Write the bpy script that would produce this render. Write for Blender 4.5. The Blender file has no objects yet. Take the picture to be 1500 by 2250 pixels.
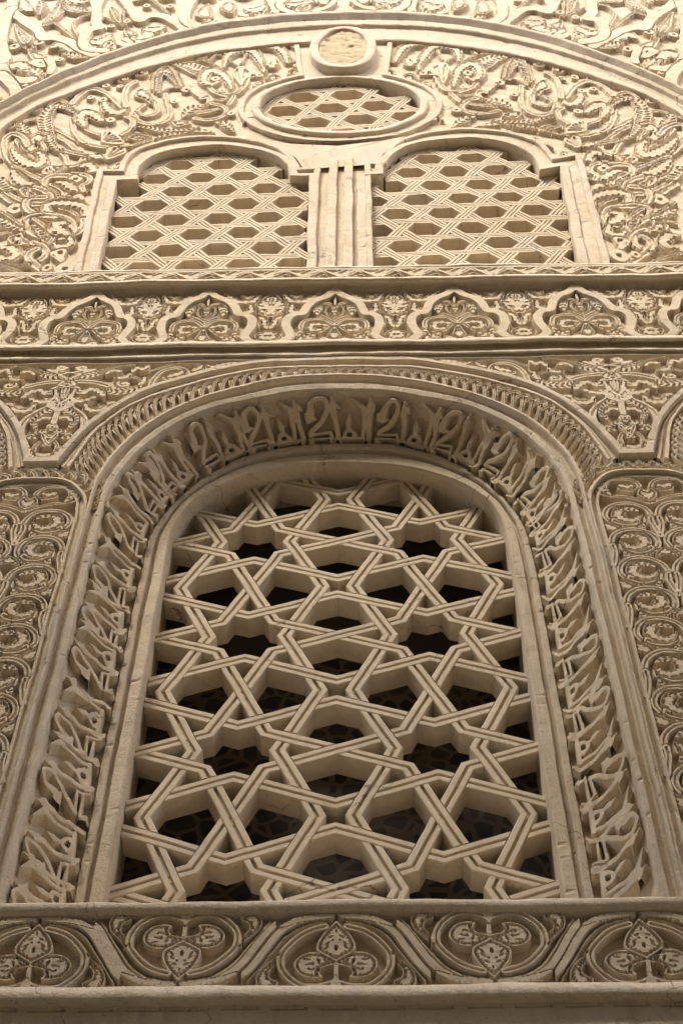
import bpy, math, random
import numpy as np
rng = np.random.RandomState(7)
random.seed(7)
SC = bpy.context.scene
COL = SC.collection
rad = math.radians

# ------------------------------------------------------------ camera
F_PX, DIST, XOFF = 3450.0, 4.4, 0.14          # focal length in px of the 1500 px wide photo
VPX, VPY, SLOPE = 769.0, -1020.0, 0.0135      # vanishing point of the uprights, slope of the levels
_v = np.array([VPX-750, 1125-VPY, -F_PX])
_h = np.array([1, SLOPE, (_v[0]+_v[1]*SLOPE)/F_PX])
_v /= np.linalg.norm(_v); _h /= np.linalg.norm(_h)
ROT = np.array([_h, np.cross(_v, _h), _v])    # rows: world axes seen from the camera
import mathutils
cd = bpy.data.cameras.new('camera')
cam = bpy.data.objects.new('camera', cd); COL.objects.link(cam)
cd.sensor_fit = 'HORIZONTAL'; cd.sensor_width = 36.0; cd.lens = 36.0*F_PX/1500
cd.clip_start = 0.05; cd.clip_end = 500
M4 = mathutils.Matrix([list(ROT[0])+[XOFF], list(ROT[1])+[-DIST], list(ROT[2])+[0.0], [0, 0, 0, 1]])
cam.matrix_world = M4
SC.camera = cam
SC.render.resolution_x = 682; SC.render.resolution_y = 1024

# ------------------------------------------------------------ sky, sun, exposure
SUN_EL, SUN_AZ = 57.0, -30.0                  # azimuth measured from straight out of the wall, minus = left
wd = bpy.data.worlds.new('World'); SC.world = wd; wd.use_nodes = True
nt = wd.node_tree; nt.nodes.clear()
sky = nt.nodes.new('ShaderNodeTexSky'); sky.sky_type = 'NISHITA'; sky.sun_disc = False
sky.sun_elevation = rad(SUN_EL); sky.sun_rotation = rad(180+SUN_AZ)
sky.dust_density = 4.0; sky.air_density = 1.0; sky.ozone_density = 1.0
bg = nt.nodes.new('ShaderNodeBackground'); bg.inputs[1].default_value = 0.15
wo = nt.nodes.new('ShaderNodeOutputWorld')
nt.links.new(sky.outputs[0], bg.inputs[0]); nt.links.new(bg.outputs[0], wo.inputs[0])
sl = bpy.data.lights.new('sun', 'SUN'); sl.energy = 3.0; sl.angle = rad(18); sl.color = (1.0, 0.92, 0.795)
so = bpy.data.objects.new('sun', sl); COL.objects.link(so)
_sd = mathutils.Vector((math.sin(rad(SUN_AZ))*math.cos(rad(SUN_EL)), -math.cos(rad(SUN_AZ))*math.cos(rad(SUN_EL)), math.sin(rad(SUN_EL))))
so.rotation_euler = _sd.to_track_quat('Z', 'Y').to_euler()
so.location = (-6, -10, 22)
SC.view_settings.view_transform = 'Standard'; SC.view_settings.look = 'None'
SC.view_settings.exposure = 1.12; SC.view_settings.gamma = 1.0

# ------------------------------------------------------------ photo pixel -> point on the wall at depth y
def W(px, py, y=0.0):
    c = ROT @ np.array([(px-750)/F_PX, -(py-1125)/F_PX, -1.0])
    t = (DIST+y)/c[1]
    return c[0]*t+XOFF, c[2]*t
def ZC(py, y=0.0, px=738): return W(px, py, y)[1]
def PX(ox, oy, sc, pts, y=0.0):               # points read off an enlarged view of the photo
    return [W(ox+p[0]/sc, oy+p[1]/sc, y) for p in pts]

# ------------------------------------------------------------ materials
def plaster(name, c1, c2, c3, spec=0.12, stain=0.65, bump=0.55, speck=0.7, streak=0.6):
    m = bpy.data.materials.new(name); m.use_nodes = True
    n = m.node_tree.nodes; l = m.node_tree.links; n.clear()
    out = n.new('ShaderNodeOutputMaterial'); b = n.new('ShaderNodeBsdfPrincipled')
    b.inputs['Roughness'].default_value = 0.85; b.inputs['Specular IOR Level'].default_value = spec
    l.new(b.outputs[0], out.inputs[0])
    g = n.new('ShaderNodeNewGeometry')
    def noise(scale, detail, rough=0.6, sx=(1, 1, 1)):
        mp = n.new('ShaderNodeMapping'); mp.inputs['Scale'].default_value = sx
        l.new(g.outputs['Position'], mp.inputs[0])
        t = n.new('ShaderNodeTexNoise'); t.inputs['Scale'].default_value = scale
        t.inputs['Detail'].default_value = detail; t.inputs['Roughness'].default_value = rough
        l.new(mp.outputs[0], t.inputs['Vector']); return t.outputs[0]
    def ramp(src, lo, hi):
        r = n.new('ShaderNodeMapRange'); r.inputs[1].default_value = lo; r.inputs[2].default_value = hi
        l.new(src, r.inputs[0]); return r.outputs[0]
    def mix(fac, a, bb, amt=1.0, mode='MIX'):
        x = n.new('ShaderNodeMix'); x.data_type = 'RGBA'; x.blend_type = mode
        mu = n.new('ShaderNodeMath'); mu.operation = 'MULTIPLY'; mu.inputs[1].default_value = amt
        l.new(fac, mu.inputs[0]); l.new(mu.outputs[0], x.inputs[0])
        if isinstance(a, tuple): x.inputs[6].default_value = (*a, 1)
        else: l.new(a, x.inputs[6])
        if isinstance(bb, tuple): x.inputs[7].default_value = (*bb, 1)
        else: l.new(bb, x.inputs[7])
        return x.outputs[2]
    col = mix(ramp(noise(1.1, 5), 0.35, 0.68), c1, c2)
    col = mix(ramp(noise(5.5, 6, 0.7), 0.5, 0.72), col, c3, stain)
    col = mix(ramp(noise(7, 5, 0.65, (2.2, 2.2, 0.35)), 0.52, 0.75), col, tuple(0.72*k for k in c2), streak)
    col = mix(ramp(noise(2.6, 4, 0.6), 0.54, 0.68), col, (c1[0]*0.78, c1[1]*0.81, c1[2]*0.90), 0.55)   # grey old limewash
    col = mix(ramp(noise(42, 3, 0.6), 0.66, 0.74), col, tuple(0.5*k for k in c2), speck)
    col = mix(ramp(noise(95, 2, 0.5), 0.69, 0.75), col, (0.09, 0.07, 0.05), speck*0.7)
    vo = n.new('ShaderNodeTexVoronoi'); vo.feature = 'DISTANCE_TO_EDGE'; vo.inputs['Scale'].default_value = 1.25
    va = n.new('ShaderNodeVectorMath'); va.operation = 'MULTIPLY_ADD'; tn = n.new('ShaderNodeTexNoise'); tn.inputs['Scale'].default_value = 5.0; tn.inputs['Detail'].default_value = 5
    l.new(g.outputs['Position'], tn.inputs['Vector']); l.new(tn.outputs['Color'], va.inputs[0]); va.inputs[1].default_value = (.30, .30, .30); l.new(g.outputs['Position'], va.inputs[2]); l.new(va.outputs[0], vo.inputs['Vector'])
    ck = n.new('ShaderNodeMath'); ck.operation = 'MULTIPLY'; l.new(ramp(vo.outputs['Distance'], .006, .002), ck.inputs[0]); l.new(ramp(noise(1.7, 2), .50, .60), ck.inputs[1])
    col = mix(ck.outputs[0], col, (0.17, 0.125, 0.08), 0.75)
    l.new(col, b.inputs['Base Color'])
    ad = n.new('ShaderNodeMath'); ad.operation = 'ADD'
    l.new(noise(28, 6, 0.65), ad.inputs[0])
    mu = n.new('ShaderNodeMath'); mu.operation = 'MULTIPLY'; mu.inputs[1].default_value = 0.5
    l.new(noise(110, 3, 0.6), mu.inputs[0]); l.new(mu.outputs[0], ad.inputs[1])
    bp = n.new('ShaderNodeBump'); bp.inputs['Strength'].default_value = bump; bp.inputs['Distance'].default_value = 0.012
    l.new(ad.outputs[0], bp.inputs['Height']); l.new(bp.outputs[0], b.inputs['Normal'])
    return m
MP = plaster('carved plaster', (0.69, 0.59, 0.445), (0.62, 0.515, 0.365), (0.54, 0.425, 0.275))
MR = plaster('rubbed plaster moulding', (0.68, 0.59, 0.46), (0.61, 0.51, 0.37), (0.53, 0.415, 0.27), stain=0.6, bump=0.7, speck=0.8, streak=0.8)
ML = plaster('pale lattice plaster', (0.70, 0.605, 0.465), (0.64, 0.54, 0.395), (0.56, 0.44, 0.30), stain=0.4, speck=0.5, bump=0.35)
MY = plaster('bare yellow plaster', (0.60, 0.48, 0.30), (0.52, 0.40, 0.23), (0.44, 0.33, 0.19), stain=0.7, bump=1.0, speck=1.0)
def simple(name, c, r=0.9):
    m = bpy.data.materials.new(name); m.use_nodes = True
    b = m.node_tree.nodes['Principled BSDF']; b.inputs['Base Color'].default_value = (*c, 1); b.inputs['Roughness'].default_value = r
    n = m.node_tree.nodes; l = m.node_tree.links
    t = n.new('ShaderNodeTexNoise'); t.inputs['Scale'].default_value = 3; t.inputs['Detail'].default_value = 6
    g = n.new('ShaderNodeNewGeometry'); l.new(g.outputs['Position'], t.inputs['Vector'])
    x = n.new('ShaderNodeMix'); x.data_type = 'RGBA'; l.new(t.outputs[0], x.inputs[0])
    x.inputs[6].default_value = (*[k*0.75 for k in c], 1); x.inputs[7].default_value = (*[min(1, k*1.2) for k in c], 1)
    l.new(x.outputs[2], b.inputs['Base Color'])
    return m
MG = simple('stone paving', (0.42, 0.34, 0.23))
MO = simple('opposite shade wall plaster', (0.27, 0.21, 0.135))
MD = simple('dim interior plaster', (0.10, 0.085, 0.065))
def mosaic():
    m = bpy.data.materials.new('stone mosaic'); m.use_nodes = True
    n = m.node_tree.nodes; l = m.node_tree.links; b = n['Principled BSDF']; b.inputs['Roughness'].default_value = 0.6
    g = n.new('ShaderNodeNewGeometry')
    v = n.new('ShaderNodeTexVoronoi'); v.feature = 'DISTANCE_TO_EDGE'; v.inputs['Scale'].default_value = 9
    c = n.new('ShaderNodeTexVoronoi'); c.inputs['Scale'].default_value = 9
    for t in (v, c): l.new(g.outputs['Position'], t.inputs['Vector']); t.inputs['Randomness'].default_value = 1.0
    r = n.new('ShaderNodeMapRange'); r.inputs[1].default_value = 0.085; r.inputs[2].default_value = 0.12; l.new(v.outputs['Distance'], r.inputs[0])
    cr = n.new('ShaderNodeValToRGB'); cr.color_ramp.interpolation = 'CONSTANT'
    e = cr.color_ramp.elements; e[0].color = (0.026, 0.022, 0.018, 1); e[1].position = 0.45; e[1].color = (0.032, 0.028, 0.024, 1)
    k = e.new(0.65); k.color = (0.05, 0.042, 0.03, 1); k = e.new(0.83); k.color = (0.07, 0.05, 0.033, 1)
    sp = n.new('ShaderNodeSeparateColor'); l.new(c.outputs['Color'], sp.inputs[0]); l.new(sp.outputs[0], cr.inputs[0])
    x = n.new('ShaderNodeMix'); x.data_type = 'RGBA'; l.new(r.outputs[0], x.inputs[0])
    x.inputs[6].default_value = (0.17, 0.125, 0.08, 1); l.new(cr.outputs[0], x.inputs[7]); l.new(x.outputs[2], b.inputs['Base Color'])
    return m
MM = mosaic()

# ------------------------------------------------------------ naming helpers
def thing(name, label, cat, group=None, loc=(0, 0, 0)):
    o = bpy.data.objects.new(name, None); COL.objects.link(o); o.empty_display_size = 0.1
    o.location = loc; o['label'] = label; o['category'] = cat
    if group: o['group'] = group
    return o
def tag(o, label, cat, group=None):
    o['label'] = label; o['category'] = cat
    if group: o['group'] = group
    return o

# ------------------------------------------------------------ hand-worked unevenness, the same for every surface
def _w(a, b, f, s):
    return (np.sin(f*(a*1.0+b*0.37)+s)+np.sin(f*(1.71*b-a*0.53)+2.3*s+1)+np.sin(f*(0.83*a+1.31*b)*1.9+s*3.1))/3
def wob(co, amt=1.0):
    x, y, z = co[:, 0].copy(), co[:, 1], co[:, 2].copy()
    s = amt*np.clip(0.6+0.07*(z-4), 0.6, 1.4)
    co[:, 0] += s*(0.0055*_w(x, z, 4.1, 0.3)+0.0022*_w(x, z, 17, 1.3))
    co[:, 2] += s*(0.0060*_w(x, z, 3.7, 1.9)+0.0026*_w(x, z, 19, 0.7))
    co[:, 1] += s*(0.0050*_w(x, z, 3.1, 2.9)+0.0022*_w(x, z, 14, 2.1)+0.0010*_w(x, z, 47, 1.1))
    return co
def mesh(name, co, faces, mat, parent=None, smooth=True, w=1.0, sharp=40):
    co = np.asarray(co, dtype=np.float64).reshape(-1, 3).copy()
    if w: co = wob(co, w)
    me = bpy.data.meshes.new(name)
    if isinstance(faces, np.ndarray):
        nf = len(faces); k = faces.shape[1]
        me.vertices.add(len(co)); me.vertices.foreach_set('co', co.ravel())
        me.loops.add(nf*k); me.loops.foreach_set('vertex_index', faces.ravel().astype(np.int32))
        me.polygons.add(nf); me.polygons.foreach_set('loop_start', np.arange(0, nf*k, k, dtype=np.int32))
        me.polygons.foreach_set('loop_total', np.full(nf, k, dtype=np.int32))
        me.update(calc_edges=True); me.validate()
    else:
        me.from_pydata([tuple(c) for c in co], [], faces)
    if smooth: me.polygons.foreach_set('use_smooth', np.ones(len(me.polygons), dtype=bool))
    if smooth and sharp: me.set_sharp_from_angle(angle=rad(sharp))
    me.materials.append(mat)
    o = bpy.data.objects.new(name, me); COL.objects.link(o)
    if parent is not None: o.parent = parent
    return o
_cr = np.random.RandomState(11)
def capped(name, co, mat, parent, smooth, w=1.0):
    n, k = co.shape[:2]
    for _ in range(n//7):                      # knocked corners along the run
        i, j = _cr.randint(1, n-1), _cr.randint(1, max(2, k-1)); d = _cr.uniform(.002, .007)
        co[i, j, 1] += d; co[i, j, 0] += _cr.uniform(-.003, .003); co[i, j, 2] += _cr.uniform(-.003, .003)
    f = [tuple(int(i) for i in q) for q in gridfaces(n, k)]+[tuple(range(k)), tuple((n-1)*k+i for i in range(k))[::-1]]
    return mesh(name, co.reshape(-1, 3), f, mat, parent, smooth, w)
class MB:                                     # collects pieces into one mesh
    def __init__(s): s.v = []; s.f = []; s.n = 0
    def add(s, co, f):
        co = np.asarray(co, float).reshape(-1, 3); s.v.append(co); s.f += [tuple(int(i)+s.n for i in q) for q in f]; s.n += len(co)
    def box(s, x0, x1, y0, y1, z0, z1):
        c = [(x, y, z) for x in (x0, x1) for y in (y0, y1) for z in (z0, z1)]
        s.add(c, [(0, 1, 3, 2), (4, 6, 7, 5), (0, 4, 5, 1), (2, 3, 7, 6), (0, 2, 6, 4), (1, 5, 7, 3)])
    def build(s, name, mat, parent=None, smooth=False, w=1.0):
        return mesh(name, np.concatenate(s.v), s.f, mat, parent, smooth, w)
def gridfaces(nr, nc, mask=None):
    i = np.arange(nr*nc).reshape(nr, nc)
    q = np.stack([i[:-1, :-1], i[:-1, 1:], i[1:, 1:], i[1:, :-1]], -1)
    if mask is not None: q = q[mask]
    return q.reshape(-1, 4)
def grid_mesh(name, Xg, Yg, Zg, mat, parent=None, mask=None, smooth=True, w=1.0):
    f = gridfaces(*Xg.shape, mask=mask)
    co = np.stack([Xg.ravel(), Yg.ravel(), Zg.ravel()], -1)
    if mask is not None:
        used = np.unique(f); re = np.full(len(co), -1); re[used] = np.arange(len(used)); f = re[f]; co = co[used]
    return mesh(name, co, f, mat, parent, smooth, w)

def relax(H, A, B, it=2, thr=.010, lam=.45, lim=.5):
    """evens out the stepped edges of a carved grid: rim points slide towards their neighbours of the same height"""
    P = np.pad(H, 1, mode='edge'); n, m = H.shape
    sh = [(i, j) for i in (0, 1, 2) for j in (0, 1, 2) if (i, j) != (1, 1)]
    mx = np.max([P[i:i+n, j:j+m] for i, j in sh]+[H], 0); mn = np.min([P[i:i+n, j:j+m] for i, j in sh]+[H], 0)
    E = (mx-mn) > thr; Ep = np.pad(E, 1)
    wts = [Ep[i:i+n, j:j+m] & (np.abs(P[i:i+n, j:j+m]-H) < thr*.6) for i, j in sh]
    cnt = np.sum(wts, 0); ok = E & (cnt >= 2)
    A0, B0 = A.copy(), B.copy(); da = np.abs(np.median(np.diff(A, axis=1))); db = np.abs(np.median(np.diff(B, axis=0)))
    for _ in range(it):
        Ap, Bp = np.pad(A, 1, mode='edge'), np.pad(B, 1, mode='edge')
        sa = sum(w*Ap[i:i+n, j:j+m] for w, (i, j) in zip(wts, sh)); sb = sum(w*Bp[i:i+n, j:j+m] for w, (i, j) in zip(wts, sh))
        c = np.maximum(cnt, 1)
        A = np.where(ok, A+lam*(sa/c-A), A); B = np.where(ok, B+lam*(sb/c-B), B)
        A = A0+np.clip(A-A0, -lim*da, lim*da); B = B0+np.clip(B-B0, -lim*db, lim*db)
    A[:, [0, -1]] = A0[:, [0, -1]]; B[[0, -1]] = B0[[0, -1]]
    return A, B
# ------------------------------------------------------------ curves
def spline(pts, n=8, closed=False):
    p = np.asarray(pts, float)
    if len(p) < 3: 
        t = np.linspace(0, 1, n+1)[:, None]; return p[0]*(1-t)+p[-1]*t
    q = np.vstack([p[-1], p, p[0], p[1]]) if closed else np.vstack([2*p[0]-p[1], p, 2*p[-1]-p[-2]])
    out = []
    for i in range(1, len(q)-2):
        a, b, c, d = q[i-1], q[i], q[i+1], q[i+2]
        t = np.linspace(0, 1, n, endpoint=False)[:, None]
        out.append(0.5*(2*b+(c-a)*t+(2*a-5*b+4*c-d)*t**2+(3*b-a-3*c+d)*t**3))
    if not closed: out.append(q[-2][None])
    return np.vstack(out)
def resample(p, n):
    p = np.asarray(p, float); d = np.r_[0, np.cumsum(np.hypot(*np.diff(p, axis=0).T))]
    t = np.linspace(0, d[-1], n); return np.stack([np.interp(t, d, p[:, 0]), np.interp(t, d, p[:, 1])], -1)
def length(p): return np.hypot(*np.diff(np.asarray(p, float), axis=0).T).sum()
def dense(p, step=0.03):                      # keeps the corners
    p = np.asarray(p, float); o = []
    for a, b in zip(p[:-1], p[1:]):
        k = max(1, int(np.hypot(*(b-a))/step)); t = np.linspace(0, 1, k, endpoint=False)[:, None]; o.append(a*(1-t)+b*t)
    o.append(p[-1:]); return np.vstack(o)
def normals(p, closed=False):
    if closed: a = p-np.roll(p, 1, 0); b = np.roll(p, -1, 0)-p
    else:
        d = np.diff(p, axis=0); a = np.vstack([d[:1], d]); b = np.vstack([d, d[-1:]])
    a = a/np.maximum(np.hypot(*a.T)[:, None], 1e-9); b = b/np.maximum(np.hypot(*b.T)[:, None], 1e-9)
    na = np.stack([-a[:, 1], a[:, 0]], -1); nb = np.stack([-b[:, 1], b[:, 0]], -1)
    m = na+nb; k = (m*na).sum(1); m = m/np.maximum(k, 0.35)[:, None]
    return m
def sweep(name, path, prof, mat, parent=None, closed=False, smooth=False, w=1.0):
    """prof: (offset to the left of the path, depth y)"""
    p = np.asarray(path, float); m = normals(p, closed)
    n, k = len(p), len(prof)
    co = np.zeros((n, k, 3))
    for j, (o, y) in enumerate(prof):
        co[:, j, 0] = p[:, 0]+m[:, 0]*o; co[:, j, 2] = p[:, 1]+m[:, 1]*o; co[:, j, 1] = y
    if not closed: return capped(name, co, mat, parent, smooth, w)
    co = np.concatenate([co, co[:1]], 0)
    return grid_mesh(name, co[..., 0], co[..., 1], co[..., 2], mat, parent, smooth=smooth, w=w)
def band(name, CA, CB, prof, mat, parent=None, smooth=False):
    """surface between two curves; prof: (weight from CA to CB, depth y)"""
    co = np.stack([np.concatenate([(CA*(1-w_)+CB*w_)[:, :1], np.full((len(CA), 1), y), (CA*(1-w_)+CB*w_)[:, 1:]], 1) for w_, y in prof], 1)
    return capped(name, co, mat, parent, smooth)

# ------------------------------------------------------------ carving: a height field worked with strokes, leaves and beads
def sst(x): x = np.clip(x, 0, 1); return x*x*(3-2*x)
CUT = .016
class Rel:
    def __init__(s, x0, x1, z0, z1, dx, dz, e=0.007):
        s.nx = int(round((x1-x0)/dx))+1; s.nz = int(round((z1-z0)/dz))+1
        s.x = np.linspace(x0, x1, s.nx); s.z = np.linspace(z0, z1, s.nz)
        s.H = np.zeros((s.nz, s.nx)); s.e = e; s.hist = []
    def sub(s, pts, mg):
        p = np.asarray(pts); 
        i0, i1 = np.searchsorted(s.x, [p[:, 0].min()-mg, p[:, 0].max()+mg]); j0, j1 = np.searchsorted(s.z, [p[:, 1].min()-mg, p[:, 1].max()+mg])
        if i1 <= i0 or j1 <= j0: return None
        X, Z = np.meshgrid(s.x[i0:i1], s.z[j0:j1]); return slice(j0, j1), slice(i0, i1), X, Z
    @staticmethod
    def dist(X, Z, p):
        best = np.full(X.shape, 1e9); sg = np.zeros(X.shape); tt = np.zeros(X.shape)
        L = np.r_[0, np.cumsum(np.hypot(*np.diff(p, axis=0).T))]
        for i in range(len(p)-1):
            ax, az = p[i]; bx, bz = p[i+1]; dx, dz = bx-ax, bz-az; l2 = dx*dx+dz*dz
            if l2 < 1e-12: continue
            t = np.clip(((X-ax)*dx+(Z-az)*dz)/l2, 0, 1)
            ex = X-ax-t*dx; ez = Z-az-t*dz; d = ex*ex+ez*ez
            m = d < best; best[m] = d[m]
            sg[m] = np.sign(dx*ez-dz*ex)[m]; tt[m] = (L[i]+t*(L[i+1]-L[i]))[m]
        return np.sqrt(best), sg, tt, L[-1]
    def put(s, sl, inside, prof, moat):
        h = s.H[sl]
        cut = np.where(moat, np.minimum(h, 0.0), h)
        s.H[sl] = np.where(inside, np.maximum(prof, cut), cut)
    def stroke(s, pts, w, h, groove=1, moat=0.012, taper=None, n=8, smooth=True, gd=0.4, over=False):
        p = spline(pts, n) if smooth else np.asarray(pts, float)
        r = s.sub(p, w/2+moat+0.02)
        if r is None: return
        a, b, X, Z = r; d, sg, t, L = s.dist(X, Z, p)
        ww = w/2*np.ones_like(d)
        if taper: ww = w/2*np.interp(t/L, np.linspace(0, 1, len(taper)), taper)
        e = s.e; pr = h*sst((ww+e/2-d)/e)
        q = d*sg/np.maximum(ww, 1e-6)
        gs = {0: [], 1: [0.0], 2: [-0.36, 0.36]}[groove]; gw = {0: 1, 1: 0.26, 2: 0.17}[groove]
        for g in gs: pr = np.where(np.abs(q-g) < gw, pr-gd*h*(1-.35*np.abs(q-g)/gw), pr)
        ins = d < ww+e/2
        s.put((a, b), ins, pr, (d < ww+moat) if not over else (d < -1))
    def leaf(s, pts, hw, h, kind='t', pitch=0.045, moat=0.012, prof=(0.25, 0.8, 1.0, 0.85, 0.35), n=8, side=0):
        p = spline(pts, n); r = s.sub(p, hw+moat+0.02)
        if r is None: return
        a, b, X, Z = r; d, sg, t, L = s.dist(X, Z, p); e = s.e
        ww = hw*np.interp(t/L, np.linspace(0, 1, len(prof)), prof)
        q = d/np.maximum(ww, 1e-6); pr = h*sst((ww+e/2-d)/e)
        f = np.abs((t/pitch) % 1.0-0.5)*2
        if kind == 't':      # a plain rim and a toothed core
            c = (q < 0.80) & (ww-d > .0075) & (q > 0.80-0.13-0.36*f)
            pr = np.where(c, h-CUT, pr)
        elif kind == 'r':    # ribs running out from the stem
            g = ((t/pitch+1.1*q*sg*0+0.9*q) % 1.0)
            pr = np.where((q > 0.12) & (q < 0.8) & (ww-d > .0075) & (g < 0.45), h-CUT, pr)
        elif kind == 'h':    # ribs on one side only
            g = ((t/pitch+0.8*q) % 1.0)
            pr = np.where((q > 0.05) & (q < 0.82) & (ww-d > .0075) & (g < 0.5) & (sg*side > 0), h*0.42, pr)
            pr = np.where((q > 0.25) & (q < 0.5) & (sg*side < 0), h*0.6, pr)
        s.put((a, b), d < ww+e/2, pr, d < ww+moat)
    def shape(s, pts, h, kind='t', pitch=0.045, moat=0.012, n=6, rim=0.018, tooth=0.03, holes=(), foc=None, nr=9, smooth=True):
        p = spline(pts, n, closed=True) if smooth else dense(np.vstack([pts, pts[:1]]), 0.05)
        p = np.vstack([p, p[:1]]); r = s.sub(p, moat+0.02)
        if r is None: return
        a, b, X, Z = r; d, sg, t, L = s.dist(X, Z, p); e = s.e
        ins = np.zeros(X.shape, bool)
        for i in range(len(p)-1):
            x1, z1 = p[i]; x2, z2 = p[i+1]
            if z1 == z2: continue
            c = (Z > min(z1, z2)) & (Z <= max(z1, z2)) & (X < (Z-z1)*(x2-x1)/(z2-z1)+x1); ins ^= c
        d = np.where(ins, d, -d)
        pr = h*sst((d+e/2)/e)
        if kind == 't':
            k = max(3, round(L/pitch)); f = np.abs((t/L*k) % 1.0-0.5)*2
            pr = np.where((d > rim) & (d < rim+tooth*(0.3+0.9*f)), h-CUT, pr)
        elif kind == 'f':
            fx, fz = foc if foc is not None else p[0]
            an = np.arctan2(Z-fz, X-fx); rr = np.hypot(X-fx, Z-fz)
            g = (an*nr/math.pi) % 1.0
            pr = np.where((d > rim) & (g < 0.5) & (rr > rim*1.5), h-CUT, pr)
        elif kind == 'g':
            pr = np.where((d > rim) & (d < rim+tooth*0.6), h*0.5, pr)
        for hx, hz, hr in holes:
            pr = np.where(((X-hx)**2+(Z-hz)**2) < hr*hr, min(0.3*h, 0.01), pr)
        s.put((a, b), d > -e/2, pr, d > -moat)
    def bead(s, c, r, h, hole=0.35, asp=1.0, moat=0.008):
        rr = s.sub(np.array([c]), r*max(1, asp)+moat+0.02)
        if rr is None: return
        a, b, X, Z = rr; d = np.hypot(X-c[0], (Z-c[1])/asp); e = s.e
        pr = h*sst((r+e/2-d)/e); pr = np.where(d < r*hole, h*0.4, pr)
        s.put((a, b), d < r+e/2, pr, d < r+moat)
    def cut(s, pts, w, dp=.010, taper=(.2, 1, .2), n=6):
        p = spline(pts, n); r = s.sub(p, w)
        if r is None: return
        a, b, X, Z = r; d, sg, t, L = s.dist(X, Z, p); ww = w/2*np.interp(t/L, np.linspace(0, 1, len(taper)), taper)
        h = s.H[a, b]; s.H[a, b] = np.where((d < ww) & (h > dp), h-dp, h)
    def fill(s, r, w, h, seed, tries=4000, ok=None, az=1.0):
        """small curls in what ground is left bare"""
        rs = np.random.RandomState(seed); dx = s.x[1]-s.x[0]; dz = s.z[1]-s.z[0]; kx, kz = int(r/dx), int(r/dz)
        for _ in range(tries):
            i = rs.randint(kx, s.nx-kx); j = rs.randint(kz, s.nz-kz)
            if s.H[j-kz:j+kz+1:2, i-kx:i+kx+1:2].max() > 0: continue
            if ok is not None and not ok(s.x[i], s.z[j]): continue
            a0 = rs.uniform(0, 6.28); sg = rs.choice([-1, 1])
            p = [(s.x[i]+r*f*math.cos(a0+sg*a), s.z[j]+r*f*math.sin(a0+sg*a)) for a, f in ((0, 1.15), (.8, .95), (1.8, .82), (2.9, .70), (4.0, .55), (5.2, .38), (6.4, .2))]
            s.stroke(p, w, h, groove=1 if w > .03 else 0, moat=.002, n=5, taper=(.7, 1, 1, 1, 1.2, 1.6))
    def mirror(s): s.H = np.maximum(s.H, s.H[:, ::-1])
    def build(s, name, y0, mat, parent=None, mask=None, x=0.0, z=0.0, flipx=False, flipz=False, sink=0.0, w=1.0, h=None):
        H = s.H if h is None else h
        X, Z = np.meshgrid(s.x, s.z); X, Z = relax(H, X, Z); X = -X if flipx else X; Z = -Z if flipz else Z
        q = None
        if mask is not None: q = mask[:-1, :-1] | mask[1:, :-1] | mask[:-1, 1:] | mask[1:, 1:]
        return grid_mesh(name, X+x, y0-H+sink, Z+z, mat, parent, mask=q, w=w)

# ------------------------------------------------------------ the curves of the big window, read off the photograph
NJ, NA = 150, 190
def half_curve(xj, zspr, arch, zbot=4.235):
    j = np.stack([np.full(NJ, xj), np.linspace(zbot, zspr, NJ, endpoint=False)], -1)
    a = resample(spline([(xj, zspr)]+arch, 12), NA)
    return np.vstack([j, a])
def full_curve(*a, **k):
    h = half_curve(*a, **k); l = h.copy(); l[:, 0] *= -1
    return np.vstack([l, h[::-1][1:]])        # from bottom left over the crown to bottom right
C1 = full_curve(1.335, 6.80, [(1.332, 7.1), (1.322, 7.45), (1.255, 7.75), (1.10, 8.08), (.835, 8.36), (.5, 8.555), (.25, 8.63), (0, 8.652)])
C2 = full_curve(1.243, 6.80, [(1.245, 7.1), (1.22, 7.42), (1.14, 7.71), (1.0, 7.98), (.80, 8.2), (.62, 8.305), (.36, 8.41), (.18, 8.445), (0, 8.456)])
C3 = full_curve(1.042, 6.80, [(1.04, 7.0), (1.025, 7.25), (.97, 7.48), (.9, 7.65), (.775, 7.87), (.575, 8.08), (.355, 8.195), (.18, 8.23), (0, 8.24)])
C4 = full_curve(0.925, 6.80, [(.925, 7.05), (.912, 7.33), (.845, 7.57), (.70, 7.765), (.49, 7.905), (.26, 7.985), (0, 8.015)])
XC = 1.67                                     # axis of the side panels: the wall repeats about it
CIa = [(1.50, 7.58), (1.475, 7.71), (1.425, 7.94), (1.345, 8.135), (1.205, 8.345), (.88, 8.585), (.52, 8.74), (.25, 8.775), (0, 8.785)]
CSa = [(1.60, 7.67), (1.46, 8.10), (1.22, 8.47), (.91, 8.70), (.525, 8.855), (.25, 8.885), (0, 8.893)]

# ============================================================ ground, an unseen house wall added across the lane for shade
mb = MB(); mb.box(-40, 40, -40, 0.24, -1.9, -1.6); g = mb.build('ground', MG, w=0); g['kind'] = 'structure'
mb = MB(); mb.box(-16, 16, -9.5, -7.6, -1.59, 20.5); o = mb.build('opposite_shade_wall', MO, w=0)  # added out of view, height set to block sky and sun from the lower facade
tag(o, 'unseen house wall across the lane, added behind the viewer to shade the lower facade', 'building')
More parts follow.
